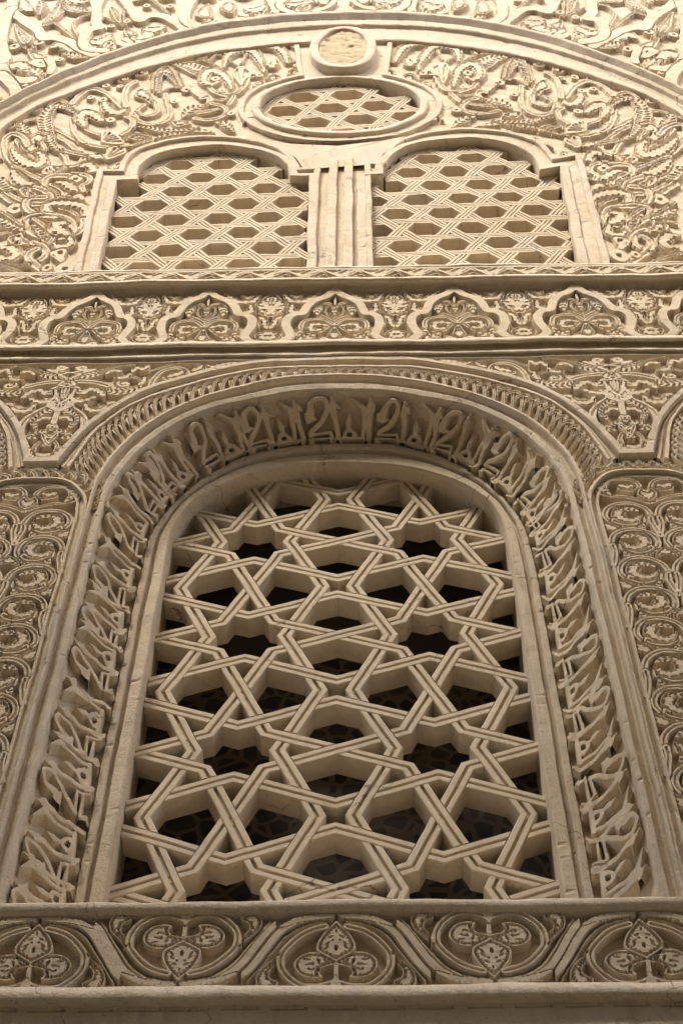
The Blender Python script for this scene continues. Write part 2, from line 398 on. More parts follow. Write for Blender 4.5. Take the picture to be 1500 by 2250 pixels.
# core of the wall behind the carving
mb = MB()
mb.box(-9, -1.36, .26, 1.6, -1.58, 8.7); mb.box(1.36, 9, .26, 1.6, -1.58, 8.7)
mb.box(-9, 9, .262, 1.6, 8.702, 19.5); mb.box(-1.358, 1.358, .262, 1.6, -1.58, 3.9)
for s_ in (-1, 1):
    q = lambda a, b: (min(s_*a, s_*b), max(s_*a, s_*b))
    mb.box(*q(2.02, 9), -.010, .258, 4.30, 7.3); mb.box(*q(2.42, 9), -.009, .2585, 3.2, 4.298); mb.box(*q(2.02, 3.358), .062, .2565, 7.303, 8.859); mb.box(*q(3.36, 9), -.0105, .2575, 7.302, 8.86); mb.box(*q(3.40, 9), -.011, .257, 8.862, 12.55); mb.box(*q(4.29, 9), -.08, .256, 12.552, 19.4)
mb.box(-9, 9, .014, .255, -1.579, 3.198)
core = mb.build('plaster_wall', MR, w=0)
tag(core, 'plain plaster wall behind and around all the carved panels', 'wall')

# ============================================================ big window: lattice
A_, B_ = 0.922, 0.882
ZN = ZC(1513, .33)                            # height of a lattice node on the axis
def strap_prof(w, dep, kind):
    if kind == 1:   # two flats and a groove
        return [(-.5, dep), (-.5, .004), (-.44, 0), (-.12, 0), (-.095, .022), (.095, .022), (.12, 0), (.44, 0), (.5, .004), (.5, dep)]
    return [(-.5, dep), (-.5, 0), (-.25, 0), (-.235, .022), (-.115, .022), (-.10, 0), (.10, 0), (.115, .022), (.235, .022), (.25, 0), (.5, 0), (.5, dep)]
def inside_poly(P, poly):
    x, z = P; c = False; n = len(poly)
    for i in range(n):
        x1, z1 = poly[i]; x2, z2 = poly[(i+1) % n]
        if (z1 > z) != (z2 > z) and x < (z-z1)*(x2-x1)/(z2-z1)+x1: c = not c
    return c
def weave(paths, inv=0):
    """finds all crossings of the straps and decides over and under so that each strap alternates"""
    segs = []
    for i, p in enumerate(paths):
        L = np.r_[0, np.cumsum(np.hypot(*np.diff(p, axis=0).T))]
        for j in range(len(p)-1): segs.append((i, p[j], p[j+1], L[j]))
    cr = []; per = {i: [] for i in range(len(paths))}
    P0 = np.array([s[1] for s in segs]); P1 = np.array([s[2] for s in segs])
    for a in range(len(segs)):
        i, p, q, l0 = segs[a]; r = q-p
        s_ = P1[a+1:]-P0[a+1:]; w_ = P0[a+1:]-p
        den = r[0]*s_[:, 1]-r[1]*s_[:, 0]
        with np.errstate(all='ignore'):
            t = (w_[:, 0]*s_[:, 1]-w_[:, 1]*s_[:, 0])/den; u = (w_[:, 0]*r[1]-w_[:, 1]*r[0])/den
        for k in np.where((np.abs(den) > 1e-9) & (t > 1e-4) & (t < 1-1e-4) & (u > 1e-4) & (u < 1-1e-4))[0]:
            j, p2, q2, m0 = segs[a+1+k]
            if i == j: continue
            c = len(cr); cr.append((i, j)); d1 = r/np.hypot(*r); d2 = (q2-p2)/np.hypot(*(q2-p2))
            per[i].append((l0+t[k]*np.hypot(*r), c, 0, d1, d2, l0, l0+np.hypot(*r))); per[j].append((m0+u[k]*np.hypot(*(q2-p2)), c, 1, d2, d1, m0, m0+np.hypot(*(q2-p2))))
    state = {}
    adj = {c: [] for c in range(len(cr))}
    for i in per:
        per[i].sort(key=lambda q: q[0])
        for a, b in zip(per[i][:-1], per[i][1:]):
            flip = 1 if a[2] == b[2] else 0   # strap must alternate
            adj[a[1]].append((b[1], flip)); adj[b[1]].append((a[1], flip))
    for c in range(len(cr)):
        if c in state: continue
        state[c] = 0; st = [c]
        while st:
            x = st.pop()
            for y, fl in adj[x]:
                if y not in state: state[y] = state[x] ^ fl; st.append(y)
    return [[(l, (state[c] == inv) == (k == 0), a, b, s0, s1) for l, c, k, a, b, s0, s1 in per[i]] for i in range(len(paths))]
def straps(mb, paths, w, dep, y, kind, keep, down=0.018, step=0.02, inv=0, gap=.004):
    """straps of a woven lattice: the upper one runs on, the lower one is cut along its edges"""
    cross = weave(paths, inv)
    pr = strap_prof(w, dep, kind); K = len(pr)
    for p, cs in zip(paths, cross):
        L = np.r_[0, np.cumsum(np.hypot(*np.diff(p, axis=0).T))]; nm = normals(p)
        for j in range(len(p)-1):                 # every straight piece between two bends
            d = (p[j+1]-p[j])/(L[j+1]-L[j]); n = np.array([-d[1], d[0]])
            k0 = (nm[j]@d)/(nm[j]@n) if j > 0 else 0.0; k1 = (nm[j+1]@d)/(nm[j+1]@n) if j+1 < len(p)-1 else 0.0
            rows = [(L[j], k0, 0.0), (L[j+1], k1, 0.0)]; blocks = []
            for l, ov, d1, d2, s0, s1 in cs:
                if ov or abs(s0-L[j]) > 1e-6: continue
                n1 = np.array([-d1[1], d1[0]]); n2 = np.array([-d2[1], d2[0]])
                c_ = d1@n2; sk = -(n1@n2)/c_; hw = abs((w/2+gap)/c_)
                for q, h in ((-hw, 0.), (-hw+.003, -down), (hw-.003, -down), (hw, 0.)): rows.append((l+q, sk, h))
                ex = hw+abs(sk)*w/2; blocks.append((l-ex, l+ex))
            for t in np.arange(L[j]+step, L[j+1]-step*.5, step):
                if abs(t-L[j]) > abs(k0)*w*.6 and abs(L[j+1]-t) > abs(k1)*w*.6 and not any(a_-.002 < t < b_+.002 for a_, b_ in blocks): rows.append((t, 0.0, 0.0))
            rows.sort(key=lambda q: q[0])
            co = []; ok = []
            for t, sk, h in rows:
                c0 = p[j]+d*(t-L[j]); ok.append(keep(c0))
                for o_, dy in pr:
                    tt = np.clip((t-L[j])+o_*w*sk, min(0, o_*w*k0) if True else 0, (L[j+1]-L[j])+max(0, o_*w*k1))
                    tt = min(max(tt, o_*w*k0), (L[j+1]-L[j])+o_*w*k1)
                    q = p[j]+d*tt+n*o_*w
                    co.append((q[0], y-h+dy if dy < .5*dep else y+dy, q[1]))
            i = 0
            while i < len(rows):
                if not ok[i]: i += 1; continue
                e = i
                while e+1 < len(rows) and ok[e+1]: e += 1
                if e > i: mb.add(co[i*K:(e+1)*K], [(a_*K+c, a_*K+c+1, (a_+1)*K+c+1, (a_+1)*K+c) for a_ in range(e-i) for c in range(K-1)])
                i = e+1
t8 = math.tan(rad(22.5)); q_ = (math.sqrt(.5)-.5)/math.sqrt(2); de = q_*(1-t8); pk = de+.5*t8
paths = []
R_ = range(-5, 6)
for k in R_:                                  # level zigzags above and below every node
    for s in (1, -1):
        paths.append(np.array([(i*.5, k+s*(de if i % 2 == 0 else pk)) for i in range(-5, 6)]))
        if abs(k) < 3: paths.append(np.array([(k+s*(de if i % 2 == 0 else pk), i*.5) for i in range(-9, 10)]))
rr_ = .5-pk; bx = rr_*math.sqrt(.5)
stair = []
for k in range(-9, 10):
    q = []
    for i in range(-6, 7):
        ox, oz = i+.5, k-i+.5                 # octagons stepping down to the right
        # comes through the crossing on the left side of this octagon, bends at the lower left, leaves through the crossing below
        q += [(ox-bx, oz-bx)]
        # next octagon to the lower right is reached past the octagon below: bend at its upper right
        q += [(ox+bx, oz-1+bx)]
    q = np.array(q)
    stair.append(q); stair.append(np.stack([-q[:, 0], q[:, 1]], -1))
paths += stair
paths = [np.stack([p[:, 0]*A_, p[:, 1]*B_+ZN], -1) for p in paths]
def clip_path(p, x, z0, z1):                  # drop what is far outside the opening
    m = (np.abs(p[:, 0]) < x) & (p[:, 1] > z0) & (p[:, 1] < z1)
    if m.sum() == 0: return None
    i = np.where(m)[0]; a, b = max(0, i[0]-1), min(len(p), i[-1]+2); return p[a:b]
paths = [q for q in (clip_path(p, 1.6, 3.3, 9.2) for p in paths) if q is not None and len(q) > 1]
OPEN = np.vstack([C4*1.0])
OPENP = [(x*1.03, z+(.03 if z > 7.2 else 0)) for x, z in C4]
win = thing('lattice_window', 'tall arched stone lattice window of interlaced star straps at the bottom', 'window', loc=(0, 0, 0))
mb = MB(); straps(mb, paths, 0.070, .118, .335, 1, lambda q: inside_poly(q, OPENP), inv=1)
mb.build('lattice', ML, win, w=.8)
# inner frame: two fillets with a groove, then the reveal back to the lattice
band('inner_frame', C3, C4, [(-.02, .275), (0, .240), (.03, .233), (.27, .232), (.31, .240), (.33, .268), (.47, .272), (.50, .246), (.54, .238), (.95, .234), (1.0, .243), (1.0, .30), (.99, .52)], MR, win)
# room behind
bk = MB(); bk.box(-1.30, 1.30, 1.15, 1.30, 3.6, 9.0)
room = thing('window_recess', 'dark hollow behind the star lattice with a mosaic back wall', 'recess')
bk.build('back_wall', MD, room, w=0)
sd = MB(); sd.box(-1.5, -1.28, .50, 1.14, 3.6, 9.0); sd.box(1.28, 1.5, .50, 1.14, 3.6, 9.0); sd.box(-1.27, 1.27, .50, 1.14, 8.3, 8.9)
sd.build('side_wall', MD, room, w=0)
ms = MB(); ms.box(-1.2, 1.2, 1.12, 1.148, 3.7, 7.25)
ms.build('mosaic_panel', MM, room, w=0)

# ============================================================ inscription band round the window
ins = thing('inscription_band', 'deep concave band of angular Arabic lettering round the star lattice window', 'inscription')
band('outer_rail', C1, C2, [(-.02, .05), (0, -.026), (.03, -.034), (.14, -.036), (.18, -.028), (.21, .004), (.30, .010), (.60, -.004), (.64, -.022), (.70, -.026), (.92, -.018), (.97, -.004), (1.0, .03)], MR, ins)
NCV = 14
cv = [(w_, .03+.235*math.sin(math.pi/2*w_)) for w_ in np.linspace(0, 1, NCV)]
cv_w = np.array([c[0] for c in cv]); cv_y = np.array([c[1] for c in cv])
band('concave_ground', C2, C3, cv, MP, ins, smooth=True)
# letters: worked flat, then laid into the hollow
MIDC = .5*(C2+C3); SL = np.r_[0, np.cumsum(np.hypot(*np.diff(MIDC, axis=0).T))]
TOT = SL[-1]
def s_of(px, py):
    p = np.array(W(px, py, .17)); return SL[np.argmin(np.hypot(*(.45*C2+.55*C3-p).T))]
anch = [(60, 1985), (128, 1858), (165, 1707), (204, 1587), (225, 1453), (243, 1364), (260, 1267), (288, 1158), (325, 1080), (375, 1035), (495, 975), (624, 960), (765, 950), (902, 962), (1027, 990), (1105, 1055), (1165, 1120), (1180, 1175), (1205, 1269), (1233, 1391), (1255, 1515), (1282, 1640), (1312, 1791), (1345, 1930)]
sa = [s_of(*a) for a in anch]
sa = sorted(sa)
LT = .36
def lz(x, y): return ((x-440)/505.0, (720-y)/410.0)
def letter_field(Lu, seed):
    r = Rel(0, Lu, 0, LT, .006, .006, e=.012); rs = np.random.RandomState(seed)
    def S(pts, w, smooth=True, taper=None):
        j = lambda: rs.uniform(-.008, .008)
        P = [(lz(*p)[0]*Lu+j(), lz(*p)[1]*LT+j()*.6) for p in pts]
        r.stroke(P, w*1.08, .058, groove=0, moat=0.0, smooth=smooth, taper=taper, over=True)
    S([(450, 470), (480, 455), (492, 400), (500, 360), (545, 325), (592, 350), (600, 400), (575, 465), (530, 525), (485, 575), (470, 605)], .038, taper=(1.7, 1.2, .9, .85, .85, .9, 1, 1, 1))
    S([(455, 455), (490, 480), (520, 482)], .045, taper=(1.1, 1.2, .6))
    S([(468, 604), (620, 592), (632, 640), (632, 695)], .026, smooth=False)
    S([(455, 642), (610, 640)], .024, smooth=False); S([(462, 640), (468, 690)], .03, smooth=False, taper=(.7, 1.5))
    S([(640, 318), (650, 420), (662, 540), (672, 640), (672, 700)], .040, taper=(.35, 1.15, .85, .9, 1.25))
    S([(652, 385), (692, 402)], .05, taper=(1, .35))
    S([(675, 650), (868, 648)], .036, smooth=False); S([(862, 652), (866, 540), (864, 400), (845, 385), (770, 330)], .034, smooth=False, taper=(1, .9, .95, 1.2, .5))
    S([(735, 620), (765, 585), (800, 620)], .055); S([(762, 585), (757, 520), (748, 440)], .040, taper=(.6, 1.05, .2))
    S([(898, 322), (905, 420), (912, 540), (922, 650), (888, 712)], .040, taper=(.35, 1.2, .85, .9, .8)); S([(905, 380), (948, 405)], .05, taper=(1, .35))
    X, Z = np.meshgrid(r.x, r.z); hx, hz = lz(766, 612); r.H = np.where(np.hypot(X-hx*Lu, Z-hz*LT) < .016, np.minimum(r.H, .012), r.H)
    r.H *= 1+.10*_w(X, Z, 23, seed)
    return r
c2w = lambda A, s: np.stack([np.interp(s, SL, A[:, 0]), np.interp(s, SL, A[:, 1])], -1)
prof_len = np.r_[0, np.cumsum(np.hypot(np.diff(cv_w)*.205, np.diff(cv_y)))]; prof_len /= prof_len[-1]
for k, s0 in enumerate(sa):
    a = .5*(sa[k-1]+s0) if k else s0-.2; b = .5*(s0+sa[k+1]) if k+1 < len(sa) else s0+.2
    a, b = s0-(b-a)*.62, s0+(b-a)*.38
    a = max(a, .02); b = min(b, TOT-.02)
    if b-a < .08: continue
    r = letter_field(b-a, 40+k)
    Sg, Tg = np.meshgrid(a+r.x, r.z/LT)
    wq = np.interp(1-Tg, prof_len, cv_w); yq = np.interp(wq, cv_w, cv_y)
    P2 = np.stack([np.interp(Sg, SL, C2[:, 0]), np.interp(Sg, SL, C2[:, 1])], -1); P3 = np.stack([np.interp(Sg, SL, C3[:, 0]), np.interp(Sg, SL, C3[:, 1])], -1)
    inw = P3-P2; wid = np.maximum(np.hypot(inw[..., 0], inw[..., 1]), .05); inw = inw/wid[..., None]
    ep = .02; sl_ = (np.interp(np.clip(wq+ep, 0, 1), cv_w, cv_y)-np.interp(np.clip(wq-ep, 0, 1), cv_w, cv_y))/(wid*(np.clip(wq+ep, 0, 1)-np.clip(wq-ep, 0, 1)))
    kf = .40+.75*np.clip(-inw[..., 1], 0, 1); ni, ny = kf*sl_/np.hypot(1, sl_), -1.0+.45*np.clip(-inw[..., 1], 0, 1); ln = np.hypot(ni, ny); ni, ny = ni/ln, ny/ln         # normal of the hollow: inwards and towards the viewer
    H = r.H*(.9+.35*np.clip(1-Tg, 0, 1))-.004
    pos = P2*(1-wq[..., None])+P3*wq[..., None]+inw*(ni*H)[..., None]
    m = r.H > .003; q = m[:-1, :-1] | m[1:, :-1] | m[:-1, 1:] | m[1:, 1:]
    grid_mesh('letter_group', pos[..., 0], yq+ny*H, pos[..., 1], MP, ins, mask=q)

# ============================================================ interlaced arch band and its mouldings
arch = thing('interlace_arch', 'arch band of overlapping scallop loops above the lettered band', 'arch')
hi = resample(spline(CIa[::-1], 12), 120); hs = resample(spline(CSa[::-1], 12), 120)
def both(h): l = h.copy(); l[:, 0] *= -1; return np.vstack([l[::-1], h[1:]])
CI = both(hi); CS = both(hs)
hc1 = half_curve(1.335, 6.80, [(1.332, 7.1), (1.322, 7.45), (1.255, 7.75), (1.10, 8.08), (.835, 8.36), (.5, 8.555), (.25, 8.63), (0, 8.652)])
hc1 = hc1[hc1[:, 1] > 7.30]; C1b = both(resample(hc1[::-1], 120))
sweep('outer_moulding', CS, [(.012, .034), (.012, -.010), (.008, -.018), (-.024, -.018), (-.028, -.012), (-.034, .028), (-.050, .030), (-.054, .020), (-.070, .022)], MR, arch)
band('step_moulding', CS, CI, [(.42, .05), (.46, .012), (.60, .010), (.64, .026), (.78, .028), (.82, -.012), (1.0, -.014), (1.04, .06)], MR, arch)
ICL = length(.5*(CI+C1b))
NU = 62
rl = Rel(0, ICL, 0, .125, .004, .004, e=.0012)
per_ = ICL/NU
for k in range(-1, NU+1):
    x = k*per_; c = -1 if k < NU/2 else 1
    f = lambda u, v: (x+(u*per_ if c > 0 else (1-u)*per_), v*.125)
    rl.stroke([f(-.20, .32), f(-.16, .72)], .013, .026, groove=0, moat=.001, smooth=False)
    rl.stroke([f(.03, .14), f(.05, .66)], .014, .028, groove=0, moat=.001, smooth=False)
    rl.stroke([f(-2.0, .60), f(-1.5, .82), f(-.9, .84), f(-.35, .55), f(0, .08)], .023, .032, groove=1, moat=.003, n=6)
rl.stroke([(0, .006), (ICL, .006)], .02, .026, groove=0, moat=0, smooth=False)
Sg, Tg = relax(rl.H, *np.meshgrid(rl.x, rl.z)); Tg = Tg/.125; ss = np.linspace(0, ICL, len(CI))
lerp = lambda A: np.stack([np.interp(Sg, ss, A[:, 0]), np.interp(Sg, ss, A[:, 1])], -1)
pos = lerp(C1b)*(1-Tg[..., None])+lerp(CI)*Tg[..., None]
grid_mesh('scallop_interlace', pos[..., 0], .022-rl.H, pos[..., 1], MP, arch)

def copy_thing(src, dx, label, group=None):
    r = src.copy(); COL.objects.link(r); r.location.x += dx; r['label'] = label
    if group: r['group'] = group
    for ch in list(src.children):
        c = ch.copy(); COL.objects.link(c); c.parent = r
    return r
copy_thing(arch, -2*XC, 'corner of the next interlace arch cut off by the left edge of the photo')
copy_thing(arch, 2*XC, 'corner of the next interlace arch cut off by the right edge of the photo')
# ============================================================ side panels with paired scrolls (about x = +-XC)
PW = XC-1.335                                  # half width
PZ0, PZ1 = 4.235, 7.45
def scroll_field():
    r = Rel(-PW, PW, PZ0, PZ1+.02, .0032, .0036, e=.0012)
    hw = PW-.055; cx = hw*.5; rd = .118; pit = .262
    h = .042
    z = PZ1-.13
    # heart at the head
    r.stroke([(0, z-.19), (.10, z-.13), (.24, z-.09), (.26, z-.0), (.17, z+.06), (.07, z+.05), (.03, z-.01), (.06, z-.06), (.13, z-.05), (.14, z-.01)], .030, h)
    r.leaf([(.14, z-.0), (.10, z-.02), (.07, z-.01)], .03, h, pitch=0.031)
    r.shape([(0, z-.17), (.055, z-.10), (.03, z-.04), (0, z-.07), (-.03, z-.04), (-.055, z-.10)], h, pitch=0.034, rim=.010, tooth=.014)
    r.leaf([(.20, z-.09), (.235, z-.02), (.20, z+.03)], .028, h, 'r', pitch=0.034)
    k = 0; z -= .30
    while z > PZ0-.2:
        s = 1 if k % 2 == 0 else -1             # scroll opens to the outside, then to the inside
        c = (cx, z)
        P = lambda an, rr, c=c, s=s: (c[0]+s*rr*math.cos(rad(an)), c[1]+rr*1.0*math.sin(rad(an)))
        # vine: comes up from below on one side, runs round the scroll
        r.stroke([P(238, rd*2.0), P(222, rd*1.35), P(190, rd*1.06), P(150, rd), P(110, rd), P(70, rd), P(30, rd), P(-10, rd), P(-50, rd), P(-90, rd*.98), P(-130, rd*.86), P(-165, rd*.62)], .034, h, moat=.008)
        # inner leaf, curled round a hole
        r.leaf([P(-175, rd*.60), P(-120, rd*.52), P(-60, rd*.42), P(0, rd*.44), P(60, rd*.50), P(110, rd*.66)], .034, h*.95, 't', pitch=0.031, moat=.006, prof=(.3, .7, .9, 1.1, 1.2, .3))
        r.leaf([P(150, rd*.64), P(110, rd*.55), P(60, rd*.55)], .022, h*.9, 'r', pitch=0.028, moat=.004)
        r.bead(P(-178, rd*.62), .010, h*1.02)
        # ribbed leaves filling the corner where the vine leaves
        r.leaf([P(-40, rd*1.1), P(-62, rd*1.28), P(-90, rd*1.22), P(-115, rd*1.30)], .032, h*.95, 'r', pitch=0.028, moat=.005, prof=(.3, 1, .9, .3))
        r.leaf([P(-128, rd*.95), P(-112, rd*1.2), P(-100, rd*1.45)], .024, h*.9, 'r', pitch=0.025, moat=.004)
        r.stroke([P(-35, rd*.9), P(-25, rd*.72), P(-42, rd*.66)], .014, h*.9, groove=0, moat=.003)
        # half palmettes against the border / the axis
        if s > 0: r.shape([(hw-.0, z-rd*1.25), (hw-.0, z-rd*.55), (hw-.07, z-rd*.95), (hw-.10, z-rd*1.3), (hw-.05, z-rd*1.42)], h, pitch=0.031, rim=.008, tooth=.012, moat=.004)
        else: r.shape([(0, z-rd*.45), (.055, z-rd*.95), (.05, z-rd*1.25), (0, z-rd*1.12), (-.05, z-rd*1.25), (-.055, z-rd*.95)], h, pitch=0.031, rim=.008, tooth=.013, moat=.004)
        z -= pit; k += 1
    z = PZ1-.43; k = 0
    while z > PZ0-.2:
        s = 1 if k % 2 == 0 else -1
        P = lambda an, rr, s=s, z=z: (cx+s*rr*math.cos(rad(an)), z+rr*math.sin(rad(an)))
        r.stroke([P(236, rd*2.15), P(228, rd*1.6), P(215, rd*1.2), P(195, rd*1.04)], .034, h, moat=.004)
        z -= pit; k += 1
    r.mirror()
    return r
rs_ = scroll_field()
pan_top = resample(spline([(0, 7.455), (.13, 7.445), (.22, 7.39), (.30, 7.26), (PW-.012, 7.12)], 10), 40)
def pan_h(x): return np.interp(np.abs(x), pan_top[:, 0], pan_top[:, 1])
X, Z = np.meshgrid(rs_.x, rs_.z)
ptop = np.vstack([np.stack([np.full(90, PW-.012), np.linspace(PZ0, 7.11, 90)], -1), pan_top[::-1][1:]])
ptop = np.vstack([ptop, np.stack([-ptop[::-1][1:, 0], ptop[::-1][1:, 1]], -1)])
for sgn, lab in ((-1, 'carved panel of paired leaf scrolls left of the lettered window band'), (1, 'carved panel of paired leaf scrolls right of the lettered window band')):
    p = thing('scroll_panel', lab, 'carved panel', group='carved scroll panels beside the window')
    rs_.build('scrollwork', .043, MP, p, mask=(Z < pan_h(X)+.0), x=sgn*XC)
    q = ptop.copy(); q[:, 0] += sgn*XC
    sweep('border_moulding', q, [(-.012, .07), (-.012, -.016), (.004, -.020), (.010, .012), (.030, .016), (.034, .0), (.048, .002), (.052, .064)], MR, p)
    # interlaced strip over the head of the panel
    at = resample(np.vstack([pan_top[::-1], np.stack([-pan_top[1:, 0], pan_top[1:, 1]], -1)]), 100); LA = length(at)
    ri = Rel(0, LA, 0, .12, .005, .005, e=.0012); nu = 8; pr_ = LA/nu
    for k in range(-1, nu+1):
        if sgn < 0:
            for d_ in (0, .5):
                x = (k+d_)*pr_; ri.stroke([(x, -.01), (x+.08*pr_, .05), (x+.5*pr_, .10), (x+.92*pr_, .05), (x+pr_, -.01)], .026, .026, moat=.003)
        else:
            x = k*pr_; ri.stroke([(x, .09), (x+.5*pr_, .035), (x+pr_, .09)], .026, .026, moat=.003); ri.stroke([(x, .035), (x+.25*pr_, .05), (x+.5*pr_, .10), (x+.75*pr_, .05), (x+pr_, .035)], .022, .026, moat=.003)
    m = normals(at); Sg, Tg = relax(ri.H, *np.meshgrid(ri.x, ri.z)); st = np.linspace(0, LA, len(at))
    px_ = np.interp(Sg, st, at[:, 0])+sgn*XC-np.interp(Sg, st, m[:, 0])*(Tg+.014); pz_ = np.interp(Sg, st, at[:, 1])-np.interp(Sg, st, m[:, 1])*(Tg+.014)
    grid_mesh('loop_strip', px_, .018-ri.H, pz_, MP, p)

# ============================================================ spandrels: right half traced, mirrored about the axis
SZ1 = ZC(797)
def spandrel():
    # traced on the left spandrel; local x = distance from its axis towards the window
    r = Rel(-1.72, 1.72, 7.55, SZ1+.01, .0038, .0044, e=.0012)
    h = .034
    def T(pts, o=(0, 780, 2.715)): return [(p[0]+XC, p[1]) for p in PX(*o, pts)]
    V = lambda pts, w=.046, o=(0, 780, 2.715): r.stroke(T(pts, o), w, h, moat=.007)
    LF = lambda pts, hw, k='t', pt=.04, o=(0, 780, 2.715): r.leaf(T(pts, o), hw, h, k, pitch=pt, moat=.006)
    O3 = (300, 790, 5.77)
    LF([(610, 190), (640, 222), (720, 225), (800, 208), (838, 178)], .046, 'r', .036); V([(838, 178), (830, 150), (760, 132), (690, 142)], .034)
    LF([(630, 118), (660, 98), (720, 100)], .034); LF([(700, 140), (740, 142), (775, 120)], .034)
    LF([(420, 240), (440, 280), (510, 275), (560, 258)], .042); LF([(490, 232), (540, 212), (590, 225), (612, 252)], .042)
    LF([(505, 300), (530, 332), (600, 332), (640, 305)], .040); LF([(640, 300), (660, 285), (685, 290)], .028)
    LF([(395, 105), (430, 135), (500, 137), (580, 115), (640, 82)], .042, 'r', .034); LF([(455, 78), (510, 96), (570, 90)], .030); V([(600, 110), (690, 75), (800, 62)], .026)
    V([(160, 370), (230, 235), (340, 150), (480, 115), (590, 130), (640, 180), (590, 240), (450, 262), (350, 242)], .040, O3); LF([(390, 225), (460, 205), (540, 190), (570, 160)], .036, 't', .04, O3)
    V([(200, 150), (400, 82), (590, 52), (760, 70), (860, 115), (850, 165), (740, 182)], .030, O3); LF([(700, 150), (780, 135), (835, 95)], .032, 't', .04, O3)
    LF([(880, 85), (980, 108), (1100, 82), (1280, 55)], .022, 't', .035, O3); LF([(1330, 60), (1500, 50), (1700, 45)], .010, 't', .03, O3)
    LF([(-60, 170), (0, 120), (90, 130), (150, 90)], .034, 't', .04, O3); LF([(20, 330), (80, 300), (100, 240)], .034, 't', .04, O3); LF([(860, 20), (1000, 22)], .008, 't', .03, O3)
    V([(268, 232), (310, 225), (345, 195), (400, 172), (480, 165), (570, 172), (640, 190)], .048)
    V([(345, 215), (350, 262), (390, 302), (445, 332), (492, 368), (506, 412), (486, 462), (436, 512), (385, 560)], .050)
    V([(380, 200), (372, 245), (400, 280)], .03)
    LF([(272, 262), (325, 312), (390, 330), (436, 368), (440, 412), (404, 446)], .036, 'r', .034)
    LF([(430, 400), (400, 378), (345, 384), (310, 410)], .034); V([(290, 440), (318, 418), (340, 430), (322, 446)], .026)
    LF([(300, 452), (360, 462), (420, 478)], .026, 'r', .03); LF([(360, 500), (400, 495), (420, 470)], .030, 'r', .03)
    V([(262, 470), (300, 500), (340, 540), (330, 580)], .030); V([(340, 480), (300, 520), (262, 545)], .030); LF([(300, 590), (270, 605), (240, 600)], .026)
    LF([(370, 560), (345, 590), (310, 612)], .022)
    g = lambda q: [q[0]]+q[1:]
    t_ = T([(292, 98), (350, 122), (388, 150), (345, 188), (292, 212)])
    r.shape(t_+[(-a_, b_) for a_, b_ in t_[::-1][1:-1]], h, pitch=.045, rim=.014, tooth=.022, moat=.006, holes=[(0, t_[2][1]-.03, .022)])
    r.cut([(0, t_[0][1]-.05), (0, t_[2][1]+.01)], .03, .016); r.bead(T([(370, 86)])[0], .036, h)
    c_ = T([(270, 335)])[0][1]; r.stroke([(.07, c_+.06), (0, c_), (0, c_-.16)], .036, h, groove=0, moat=.004, smooth=False)
    r.fill(.042, .020, h, 8, ok=lambda x, z: x > .06); r.mirror(); return r
rsp = spandrel()
X, Z = np.meshgrid(rsp.x, rsp.z)
cso = np.stack([np.abs(CS[:, 0]), CS[:, 1]], -1); cso = cso[CS[:, 0] >= 0]
cs_z = lambda xa: np.interp(xa, cso[np.argsort(cso[:, 0]), 0], cso[np.argsort(cso[:, 0]), 1])
ax = np.abs(X)                                 # distance from the axis
msk = (Z > np.where(ax < .075, 7.66, cs_z(np.clip(XC-ax, 0, 1.6))-.005)) & (ax < XC)
for sgn, lab in ((-1, 'carved leaf scroll spandrel above the left scroll panel'), (1, 'carved leaf scroll spandrel above the right scroll panel')):
    p = thing('spandrel_panel', lab, 'carved panel', group='carved spandrels beside the arch')
    rsp.build('scrollwork', .026, MP, p, mask=msk, x=sgn*XC, flipx=(sgn > 0))
    mb = MB(); mb.box(sgn*XC-.098, sgn*XC+.098, -.019, .06, 7.640, 7.688); mb.build('base_fillet', MR, p)

# ============================================================ mouldings, arcade frieze, meander strip
def level(name, prof, mat, parent, x=3.4):     # prof: (z, y)
    xs = np.arange(-x, x+.01, .05); Xg = np.repeat(xs[:, None], len(prof), 1); Zg = np.tile([q[0] for q in prof], (len(xs), 1)); Yg = np.tile([q[1] for q in prof], (len(xs), 1))
    return grid_mesh(name, Xg, Yg, Zg, mat, parent, smooth=False, w=1.6)
z = lambda py, y=0.0: ZC(py, y)
co_ = thing('string_course', 'plain hollow moulding running under the lobed arcade frieze', 'moulding')
level('hollow_moulding', [(z(795), .05), (z(794), -.012), (z(790, -.01), -.014), (z(789), .016), (z(781, .01), .016), (z(780, -.02), -.018), (z(777, -.02), -.024), (z(775), .0), (z(768, .03), .026), (z(760, .03), .024), (z(756, -.03), -.020), (z(754, -.03), -.034), (z(747, -.03), -.032), (z(745.5, -.02), .02)], MR, co_)
fr = thing('arcade_frieze', 'carved frieze of lobed arches and palmettes below the meander strip', 'frieze')
FZ0, FZ1 = ZC(749), ZC(634)
FP = .822
